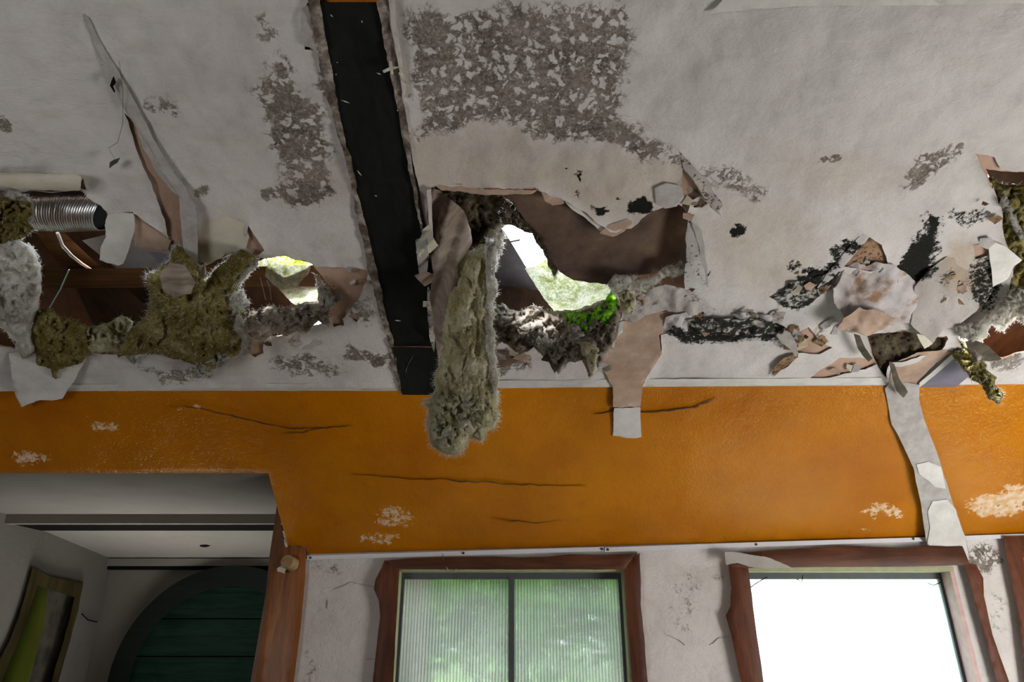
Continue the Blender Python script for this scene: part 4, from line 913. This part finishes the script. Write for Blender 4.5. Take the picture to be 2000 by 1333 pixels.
# column in the middle
COLP = lean(470, 2.12, 890, 2.22)
col_ = empty('insulation_column', COLP.at(905, 690), 'long yellow grey insulation roll hanging from the central hole', 'insulation')
wool('x', [(884, 512), (905, 496), (930, 484), (948, 478), (966, 470), (970, 500), (960, 540), (966, 590), (958, 640), (964, 690), (972, 740), (976, 790), (966, 840), (950, 850), (940, 866), (926, 852), (912, 858), (900, 890), (872, 888), (842, 866), (832, 838), (840, 800), (826, 790), (852, 768), (850, 730), (862, 680), (866, 620), (876, 560)], COLP, mat='yellowwool', thick=.075, W=48, amp=.024, seed=110, fibres=4200, flen=.02, parent=col_, size=30, stretch=(1.6, .5), sp=3.6)
wool('x', [(952, 470), (968, 478), (966, 520), (972, 560), (962, 610), (970, 650), (966, 700), (976, 750), (966, 770), (952, 740), (948, 680), (942, 620), (950, 560), (944, 510)], COLP, mat='greywool', thick=.03, W=14, amp=.014, seed=111, fibres=900, flen=.02, parent=col_, part='lit_edge', d0=.045, size=14, stretch=(1.5, .7), sp=3.4, fwidth=.001)  # column's right rim light put into paler wool
wool('x', [(846, 780), (880, 760), (920, 770), (960, 780), (962, 830), (940, 850), (912, 850), (900, 880), (872, 880), (844, 860), (838, 820)], COLP, mat='yellowwool', thick=.04, W=26, amp=.03, seed=112, fibres=900, parent=col_, part='frayed_end', d0=.04, size=16, sp=4)
wool('insulation_clump', [(842, 360), (900, 362), (980, 372), (1002, 400), (1000, 430), (978, 450), (962, 470), (952, 500), (930, 530), (890, 540), (870, 500), (856, 420)], att(-.17), 'dark insulation in the upper left of the central hole', mat='darkwool', thick=.05, W=50, amp=.03, seed=113, fibres=500, fmat='olivefibre', size=36)
wool('insulation_clump', [(958, 478), (972, 466), (984, 452), (992, 460), (982, 476), (974, 500), (966, 520), (958, 505)], att(-.06), 'thin frayed fringe left of the bright sky hole', mat='greywool', thick=.012, W=12, amp=.010, seed=114, fibres=260, flen=.018, size=10, sp=3.2)
wool('insulation_clump', [(990, 392), (1020, 404), (1050, 440), (1074, 480), (1092, 530), (1084, 542), (1070, 520), (1058, 492), (1046, 474), (1040, 456), (1022, 452), (1004, 442), (986, 440), (976, 420)], att(-.08), 'dark crumbly fringe right of the bright sky hole', mat='darkwool', thick=.014, W=14, amp=.014, seed=115, fibres=350, flen=.016, size=9, sp=3.2)
HEAP = lean(600, 2.36, 720, 2.26)
def heap(d0): return lambda x, y, d: HEAP.at(x, y, d + d0)
wool('debris_pile', [(955, 600), (980, 592), (994, 604), (1014, 606), (1040, 598), (1070, 606), (1100, 608), (1150, 600), (1188, 582), (1208, 596), (1212, 640), (1196, 672), (1180, 690), (1170, 728), (1150, 736), (1140, 700), (1110, 706), (1090, 736), (1070, 700), (1040, 682), (1010, 690), (980, 670), (955, 690)], heap(0), 'matted debris and rag pile along the lower lip of the central hole', mat='debris', thick=.05, W=36, amp=.04, seed=116, fibres=1300, flen=.014, size=17, sp=3.6, cat='debris')
wool('insulation_clump', [(1012, 636), (1046, 628), (1070, 640), (1092, 668), (1084, 690), (1060, 682), (1036, 660)], heap(.05), 'pale fluffy tuft on the debris pile, left of the moss', mat='greywool', thick=.02, W=16, amp=.018, seed=121, fibres=400, flen=.012, size=12, sp=3.6)
wool('insulation_clump', [(1130, 664), (1158, 660), (1168, 690), (1166, 726), (1152, 734), (1146, 700), (1134, 690)], heap(.06), 'pale twisted rag hanging from the debris pile', mat='yellowwool', thick=.02, W=14, amp=.016, seed=122, fibres=200, flen=.012, size=12, sp=3.6, stretch=(1.6, .6))
wool('moss_patch', [(1092, 622), (1120, 610), (1150, 606), (1180, 592), (1194, 570), (1206, 572), (1208, 600), (1196, 622), (1176, 640), (1140, 646), (1106, 642)], heap(.045), 'bright green moss on the debris below the sky hole', mat='moss', thick=.025, W=20, amp=.02, seed=117, fibres=1100, flen=.010, fmat='moss', size=10, sp=3.4, cat='moss', part='moss_body')
bt = sheet('roof_board', densify([(1196, 500), (1360, 490), (1372, 600), (1200, 604)], 40), att(-.17), .02, M['brownboard'], sp=40, smooth=False); tag(bt, 'added brown backing behind the whitened torn edge', 'board')  # added to block sky slivers showing past the torn edge
wool('insulation_clump', [(1184, 552), (1198, 538), (1230, 542), (1262, 544), (1300, 524), (1330, 508), (1346, 516), (1342, 536), (1310, 540), (1290, 556), (1262, 572), (1225, 574), (1210, 590), (1196, 572)], att(.0), 'torn edge whitened as if skylit below the big brown board', mat='greywool', thick=.016, W=16, amp=.014, seed=118, fibres=900, flen=.013, size=12, sp=3.4)  # skylight on the lip put into pale wool
wool('insulation_clump', [(1204, 574), (1224, 566), (1240, 580), (1238, 606), (1228, 618), (1214, 604)], att(.03), 'small yellow wool tuft right of the moss', mat='yellowwool', thick=.016, W=14, amp=.014, seed=119, fibres=260, flen=.012, size=10, sp=3.4)
flap('paper_curl', [(1206, 630), (1218, 626), (1216, 648), (1202, 664), (1200, 684), (1192, 680), (1192, 660)], CEIL, 'small white curled strip beside the tan tongue', 'white', d=.05, sp=4, seed=120)
flap('dark_rag', [(1066, 690), (1100, 696), (1096, 712), (1084, 730), (1078, 722), (1072, 708), (1058, 704)], heap(.04), 'dark pointed rag under the debris pile', 'darkpaper', d=0, sp=5, seed=123)
flap('grey_wedge', [(962, 684), (1000, 688), (1018, 690), (1012, 706), (990, 716), (966, 722)], CEIL, 'brown wedge of board right of the hanging column', 'brownboard', d=.006, sp=6, seed=124)
# folds right of the moss
flap('crumpled_fold', [(1225, 572), (1300, 556), (1345, 566), (1372, 590), (1400, 612), (1350, 618), (1300, 606), (1260, 616), (1236, 632), (1212, 622)], CEIL, 'crumpled brown fold between brown board and tan tongue', 'paperdull', d=.018, thick=.003, sp=5, seed=125, ripple=.018, rs=26)
flap('crumpled_fold', [(1300, 618), (1380, 604), (1440, 610), (1500, 616), (1540, 640), (1548, 656), (1500, 664), (1460, 668), (1400, 656), (1340, 654), (1290, 650)], CEIL, 'long black-moulded crumpled fold across the lower ceiling', 'papergrey', d=.012, thick=.003, sp=5, seed=126, ripple=.016, rs=22)
M['blackmould'] = mat_paper('black_moulded_paper', (.016, .016, .014), (.05, .05, .045), (.36, .34, .30), sc=34, stops=(.47, .52, .60))
flap('mouldy_layer', [(1340, 628), (1400, 618), (1480, 622), (1536, 638), (1530, 652), (1480, 658), (1420, 650), (1360, 648)], CEIL, 'black mould-covered layer on the long crumpled fold', 'blackmould', d=.026, thick=.003, sp=5, seed=127, ripple=.014, rs=18, amp=4)
flap('mouldy_layer', [(1508, 580), (1540, 556), (1600, 540), (1640, 532), (1622, 566), (1580, 596), (1530, 600)], CEIL, 'black mouldy layer left of the crumpled grey sheet', 'blackmould', d=.014, thick=.003, sp=5, seed=128, ripple=.010, rs=18, amp=4)
flap('paper_strip', [(1690, 452), (1702, 460), (1680, 486), (1640, 530), (1606, 566), (1596, 562), (1630, 516), (1664, 478)], CEIL, 'straight grey paper strip rising to the brown lining patch', 'papergrey', d=.012, sp=6, seed=129, amp=.8)
flap('paper_spike', [(1512, 650), (1526, 640), (1545, 652), (1556, 672), (1556, 698), (1542, 682), (1528, 672)], CEIL, 'grey pointed paper spike over the light lower ceiling', 'grey', d=lin(1515, 645, 1555, 700, .01, .05), sp=5, seed=130, amp=1)
flap('paper_spike', [(1510, 737), (1512, 718), (1530, 700), (1558, 690), (1560, 698), (1536, 716)], CEIL, 'brown curled spike left of the grey spike tip', 'tanbrown', d=.018, sp=5, seed=131, amp=1)
flap('tan_tongue', [(1205, 636), (1240, 612), (1330, 606), (1352, 618), (1342, 640), (1288, 655), (1292, 692), (1272, 722), (1254, 752), (1250, 796), (1198, 796), (1198, 756), (1186, 735), (1166, 704), (1182, 664)], over_edge, 'wide tan lining tongue hanging down to the orange slope', 'tan', d=lin(1240, 620, 1225, 800, .002, .018), thick=.003, sp=7, seed=132, amp=1.4, ripple=.003)
flap('paper_tongue_end', [(1199, 797), (1250, 797), (1252, 855), (1225, 857), (1196, 852)], over_edge, 'grey white end tab below the tan tongue on the orange slope', 'white', d=lin(1225, 797, 1225, 856, .018, .006), thick=.003, sp=7, seed=133, amp=1.2)
# right-hand peeling cluster
flap('lining_patch', [(1640, 525), (1660, 480), (1684, 456), (1722, 478), (1742, 522), (1710, 545), (1650, 545)], CEIL, 'brown spotted lining patch above the crumpled grey sheet', 'tanbrown', d=.004, sp=6, seed=140)
flap('crumpled_sheet', [(1652, 524), (1676, 512), (1692, 520), (1712, 512), (1750, 518), (1782, 540), (1796, 562), (1794, 590), (1782, 614), (1776, 630), (1744, 634), (1724, 634), (1700, 652), (1672, 650), (1648, 646), (1634, 640), (1650, 622), (1630, 590), (1628, 566), (1640, 548)], CEIL, 'large crumpled grey and brown sheet in the right-hand cluster', 'crumple', d=lin(1700, 515, 1700, 650, .012, .06), thick=.003, sp=5, seed=141, ripple=.016, rs=34, amp=2.4)
flap('crumpled_sheet', [(1648, 622), (1680, 600), (1720, 606), (1752, 622), (1724, 640), (1700, 656), (1672, 652), (1632, 644)], CEIL, 'rusty brown scalloped hem of the crumpled grey sheet', 'tan', d=.075, thick=.003, sp=5, seed=142, ripple=.012, rs=24, amp=3)
flap('stained_sheet', [(1786, 560), (1812, 530), (1850, 500), (1900, 486), (1938, 520), (1940, 570), (1905, 610), (1870, 640), (1846, 640), (1836, 655), (1812, 680), (1795, 650), (1780, 632)], CEIL, 'yellow stained loose sheet right of the crumpled grey sheet', 'paperdull', d=lin(1850, 490, 1810, 680, .004, .045), thick=.003, sp=6, seed=143, ripple=.010, rs=40, amp=2)
flap('paper_point', [(1930, 470), (1960, 480), (1996, 508), (1982, 520), (1968, 545), (1940, 560)], CEIL, 'pale pointed paper tip at the right hole edge', 'white', d=.02, sp=6, seed=144, amp=1)
flap('paper_point', [(1790, 652), (1806, 655), (1822, 672), (1805, 682)], CEIL, 'small pale paper fold above the dark lower opening', 'cream', d=.05, sp=4, seed=145, amp=.6)
wool('insulation_clump', [(1680, 640), (1740, 636), (1800, 640), (1860, 655), (1845, 700), (1760, 715), (1730, 745), (1700, 730), (1690, 690)], att(-.04), 'dark green insulation inside the small lower opening', mat='darkwool', thick=.02, W=40, amp=.014, seed=146, fibres=300, fmat='olivefibre', size=22)
wool('insulation_clump', [(1922, 350), (1975, 360), (2060, 370), (2080, 600), (1990, 610), (1958, 560), (1970, 510), (1944, 440)], att(-.05), 'olive insulation filling the hole at the right edge', mat='olive', thick=.05, W=50, amp=.03, seed=147, fibres=900, size=30)
wool('insulation_clump', [(1860, 640), (1880, 628), (1910, 630), (1945, 600), (1965, 572), (1990, 560), (2060, 570), (2060, 640), (2000, 640), (1985, 620), (1962, 652), (1940, 640), (1920, 664), (1898, 672), (1878, 658)], att(.02), 'wool whitened to look sunlit at the lower right of the ceiling', mat='greywool', thick=.03, W=24, amp=.024, seed=148, fibres=1500, flen=.013, size=13, sp=3.6)  # light on this wool put into its pale colour
wool('insulation_clump', [(1958, 372), (1972, 392), (1990, 420), (2004, 470), (1992, 470), (1972, 430), (1955, 400)], att(.01), 'thin white streak on the right-edge insulation', mat='greywool', thick=.014, W=12, amp=.012, seed=149, fibres=350, flen=.012, size=12, sp=3.6)
ROPE = lean(640, 2.62, 790, 2.62)
wool('insulation_rope', [(1812, 642), (1836, 630), (1852, 640), (1872, 652), (1896, 672), (1912, 700), (1930, 722), (1948, 738), (1944, 752), (1960, 772), (1950, 790), (1932, 778), (1918, 750), (1898, 740), (1876, 716), (1856, 690), (1838, 670)], ROPE, 'frayed white and olive wool rope dangling over the orange slope', mat='olive', thick=.03, W=20, amp=.022, seed=150, fibres=1000, flen=.016, size=14, sp=3.6)
wool('insulation_clump', [(1832, 628), (1842, 616), (1866, 630), (1882, 650), (1906, 680), (1920, 700), (1912, 706), (1890, 684), (1862, 650), (1846, 640)], lambda x, y, d: ROPE.at(x, y, d + .04), 'white upper edge of the dangling wool rope', mat='greywool', thick=.012, W=12, amp=.014, seed=151, fibres=600, flen=.014, size=10, sp=3.4)
flap('dark_scrap', [(1884, 668), (1902, 664), (1930, 676), (1958, 702), (1930, 706), (1904, 702)], CEIL, 'dark curled leaf-like scrap beside the wool rope', 'darkpaper', d=.03, sp=5, seed=152, amp=.8)
flap('dark_scrap', [(1736, 708), (1746, 712), (1756, 740), (1774, 766), (1764, 778), (1750, 764), (1742, 735)], CEIL, 'dark green scrap hanging above the grey tape', 'darkpaper', d=.05, sp=5, seed=153, amp=.8)
flap('dark_scrap', [(1668, 652), (1680, 656), (1690, 680), (1704, 700), (1696, 706), (1684, 694), (1674, 680)], CEIL, 'dark green twisted sliver under the rusty hem', 'darkpaper', d=.05, sp=5, seed=154, amp=.8)
flap('tan_strip', [(1742, 712), (1790, 690), (1836, 684), (1862, 688), (1830, 708), (1800, 740), (1796, 762), (1734, 762)], CEIL, 'brown pink torn lining running down to the grey tape', 'tan', d=.004, sp=6, seed=155)
flap('grey_band', [(1862, 700), (1900, 700), (1926, 706), (1868, 756), (1796, 757)], CEIL, 'dark grey diagonal band at the lower right ceiling', 'bluegrey', d=.008, sp=10, seed=156, amp=.6, cat='board')
flap('pale_band', [(1858, 694), (1872, 694), (1806, 750), (1796, 757), (1796, 748)], CEIL, 'pale diagonal strip beside the dark grey band', 'white', d=.012, sp=10, seed=157, amp=.6)
# tape hanging on the orange slope
TAPEP = lambda x, y, d: ORANGE.at(x, y, d)
tape = empty('hanging_tape', ORANGE.at(1800, 880, .02), 'long grey paper tape hanging from ceiling across the orange slope to window', 'paper')
sheet('tape_backing', rag([(1728, 760), (1742, 740), (1796, 752), (1795, 780), (1806, 820), (1832, 890), (1848, 940), (1862, 985), (1884, 1045), (1898, 1100), (1880, 1106), (1832, 1100), (1812, 1068), (1804, 1030), (1800, 990), (1784, 915), (1760, 862), (1742, 830), (1734, 790)], 1.2, 7, 160), TAPEP, .002, M['grey'], d=lambda x, y, e: .02 + .012 * np.sin(y / 46) + .07 * np.clip((y - 1000) / 100, 0, 1.2) + .003 * fbm(np.stack([x, y], 1) / 25, 4, 3), sp=6, parent=tape)
for i, p in enumerate([[(1790, 908), (1812, 904), (1838, 912), (1848, 956), (1828, 952), (1812, 938), (1796, 926)], [(1822, 980), (1850, 976), (1866, 996), (1884, 1050), (1896, 1100), (1850, 1104), (1830, 1090), (1812, 1062), (1816, 1030), (1812, 1000)]]):
    sheet('white_paper_layer', rag(p, 1.4, 6, 170 + i), TAPEP, .0015, M['white'], d=lambda x, y, e: .0235 + .012 * np.sin(y / 46) + .07 * np.clip((y - 1000) / 100, 0, 1.2) + .003 * fbm(np.stack([x, y], 1) / 25, 4, 3), sp=6, parent=tape)
# small torn scraps and layers still stuck round the tears (parts of the ceiling)
rs_ = random.Random(5)
for i, (cx0, cy0, rx, ry, k) in enumerate([(1430, 628, 110, 22, 16), (1600, 660, 70, 40, 14), (1700, 560, 60, 60, 8), (1830, 590, 70, 50, 12), (1260, 596, 50, 18, 8), (1350, 380, 22, 60, 6), (1660, 715, 60, 14, 3),
                                      (640, 600, 40, 30, 6), (690, 540, 20, 20, 3), (560, 670, 70, 10, 5), (1180, 700, 24, 24, 5), (1010, 700, 40, 10, 4), (1560, 560, 60, 30, 8), (1930, 450, 20, 60, 4)]):
    for j in range(k):
        a = rs_.uniform(0, 6.28); q = rs_.uniform(0, 1) ** .5; px_, py_ = cx0 + rx * q * math.cos(a), cy0 + ry * q * math.sin(a)
        r0 = rs_.uniform(6, 17); st = rs_.uniform(.35, .9); ro = rs_.uniform(-.9, .5); nn_ = rs_.choice([4, 5, 6]); P = []
        for t in range(nn_):
            an = 2 * math.pi * (t + rs_.uniform(-.3, .3)) / nn_; u, v = r0 * math.cos(an) * rs_.uniform(.7, 1.4), r0 * st * math.sin(an)
            P.append((px_ + u * math.cos(ro) - v * math.sin(ro), py_ + u * math.sin(ro) + v * math.cos(ro)))
        lo_, hi_ = rs_.uniform(.004, .014), rs_.uniform(.012, .04)
        flap('paper_scrap', P, CEIL, None, rs_.choice(['papergrey', 'paperdull', 'greymould', 'tan', 'grey', 'paper', 'tanbrown', 'stained']), d=lin(px_ - r0, py_ - r0 * .4, px_ + r0, py_ + r0, lo_, hi_), sp=5, seed=300 + i * 20 + j, amp=1.2, parent=ceiling, ripple=.003, rs=14)
for p in ([(-60, 752), (300, 751), (600, 750), (778, 749), (780, 764), (300, 764), (-60, 765)], [(962, 744), (1190, 742), (1194, 756), (970, 759)], [(1262, 741), (1500, 740), (1722, 738), (1724, 752), (1500, 754), (1258, 756)]):
    sheet('edge_tape', rag(p, .7, 8, 7), CEIL, .002, M['white'], d=.004, sp=12, parent=ceiling)
# raised panel edge at the top right of the ceiling
flap('loose_wallpaper', [(1386, 28), (1412, 0), (1420, -30), (2040, -30), (2040, 6), (1800, 10), (1560, 12), (1450, 20)], CEIL, 'loose paper panel edge at the top right of the ceiling', 'paper2' if 'paper2' in M else 'white', d=.008, sp=12, seed=171, amp=1)
# dead insect-like twist on a thread, dangling from the left panel
tw = empty('dangling_husk', CEIL.at(222, 318, .03), 'small dark husk dangling on a thread from left ceiling', 'debris')
tube('thread', [CEIL.at(*p, .02) for p in [(233, 120), (240, 180), (240, 240), (230, 278), (212, 290), (224, 310)]], .0006, M['crack'], tw, 4)
tube('husk', [CEIL.at(*p, .03) for p in [(214, 328), (218, 320), (226, 315), (234, 309)]], [.001, .006, .006, .001], M['darkpaper'], tw, 8)
tw2 = tube('dark_twist', [CEIL.at(*p, .02) for p in [(222, 150), (222, 160), (218, 168), (224, 180)]], [.001, .006, .004, .002], M['dark'], None, 7); tag(tw2, 'small black twist stuck on the long grey strip', 'debris')

for pts, lab in [([(508, 542), (514, 565), (519, 586)], 'cobweb thread left of the sagging membrane'), ([(521, 548), (527, 562), (530, 586)], 'second cobweb thread left of the sagging membrane')]:
    tag(tube('cobweb_thread', [CEIL.at(*p, -.02) for p in pts], .0007, M['web'], seg=4), lab, 'cobweb')
for pts, lab in [([(864, 1082), (866, 1098), (874, 1112), (880, 1118), (892, 1112)], 'dusty straw-like web strand at the top of the two-pane window'), ([(1466, 1148), (1480, 1138), (1498, 1128)], 'dark web strand at the upper left of the white pane'), ([(1556, 1132), (1566, 1137), (1568, 1124)], 'dark web speck at the top middle of the white pane'), ([(1812, 1140), (1824, 1144), (1838, 1138)], 'dark web speck at the upper right of the white pane'), ([(160, 1200), (172, 1212), (190, 1216)], 'dark web strand on the alcove wall beside the small window')]:
    P_ = WALL if pts[0][0] > 600 else xplane(XL + .01)
    tag(tube('cobweb_strand', [P_.at(*p, .04 if pts[0][0] > 600 else 0) for p in pts], .0022 if pts[0][0] > 600 else .004, M['debris'] if pts[0][0] < 1000 and pts[0][0] > 600 else M['dark'], seg=5), lab, 'cobweb')
# cobweb sheets at window 2's top-left corner
flap('cobweb', [(1414, 1078), (1450, 1080), (1500, 1090), (1548, 1110), (1500, 1112), (1462, 1108), (1440, 1100), (1418, 1104)], WALL, 'dusty cobweb over the upper left corner of the white window', 'web', d=.075, thick=.0008, sp=8, seed=180, cat='cobweb')

# ------------------------------------------------------------------ outside
tag(box('ground', -40, 40, 5.9, 80, -.3, -.05, M['grass']), 'rough green meadow beyond the window wall', kind='structure')
def tree(name, c, r, nleaf, mat, label, ls=.07, group=None, squash=(1, .6, 1), gz=0.0):
    t = empty(name, (c[0], c[1], gz), label, 'tree', group)
    V, Fs = tube_geo([(c[0], c[1], gz), (c[0] + .05, c[1], gz + (c[2] - gz) * .5), (c[0], c[1], c[2])], [.09, .07, .03], 8)
    meshobj('trunk', V, Fs, M['bark'], t)
    rng = np.random.RandomState(abs(hash(label)) % 9999 if False else len(label) + nleaf)
    V = []; Fs = []
    cl = rng.randn(26, 3); cl /= np.linalg.norm(cl, axis=1, keepdims=True); cl *= rng.uniform(.3, 1, (26, 1))
    for k in range(nleaf):
        q = cl[rng.randint(26)] + rng.randn(3) * .2
        p = np.array(c) + q * r * np.array(squash)
        a = rng.randn(3); a /= np.linalg.norm(a); b = np.cross(a, rng.randn(3)); b /= np.linalg.norm(b)
        s = ls * rng.uniform(.6, 1.3); n0 = len(V)
        V += [p - a * s, p + b * s * .4, p + a * s, p - b * s * .4]; Fs.append((n0, n0 + 1, n0 + 2, n0 + 3))
    tag(meshobj('foliage', V, Fs, M[mat], t, False), kind='stuff')
    return t
def outp(x, y, Y): return tuple(ydepth(Y).at(x, y))
tree('garden_tree', outp(830, 1150, 7.0), .75, 3600, 'leaf', 'green tree behind the left pane of the two-pane window', .09)
tree('garden_tree', outp(1190, 1120, 6.9), .7, 3400, 'leaf', 'green tree behind the right pane of the two-pane window', .09)
tree('garden_tree', outp(1010, 1090, 9.0), 1.2, 3600, 'leaf', 'taller tree behind the mullion of the two-pane window', .11)
tree('garden_bush', outp(1000, 1330, 9.5), 1.7, 2000, 'leafpale', 'low pale bush outside the two-pane window', .10, squash=(1.2, .6, .8))
tree('garden_bush', outp(1455, 1300, 7.6), .7, 1300, 'leafpale', 'bush outside the left edge of the white window', squash=(.8, .6, 1.2))
tree('garden_tree', outp(556, 470, 8.5), 1.2, 2600, 'leafyellow', 'tall yellow green tree top above the left sky hole', .10)
tree('garden_tree', (-5.2, 5.2, 2.0), 1.2, 1600, 'leafyellow', 'yellow green tree outside the small alcove window', .09)
# added unseen reflector bouncing window light onto the orange slope, below the frame
wk = empty('reflector', (1.0, 3.3, .92), 'added pale reflector below the windows, under the bottom of the picture', 'reflector')
box('top_board', -.9, 3.2, 2.85, 3.59, .88, .92, mat_plain('white_reflector', (.80, .80, .78), .4, nz=.03), wk); box('front_panel', -.85, 3.15, 3.0, 3.03, 0, .88, M['post'], wk)
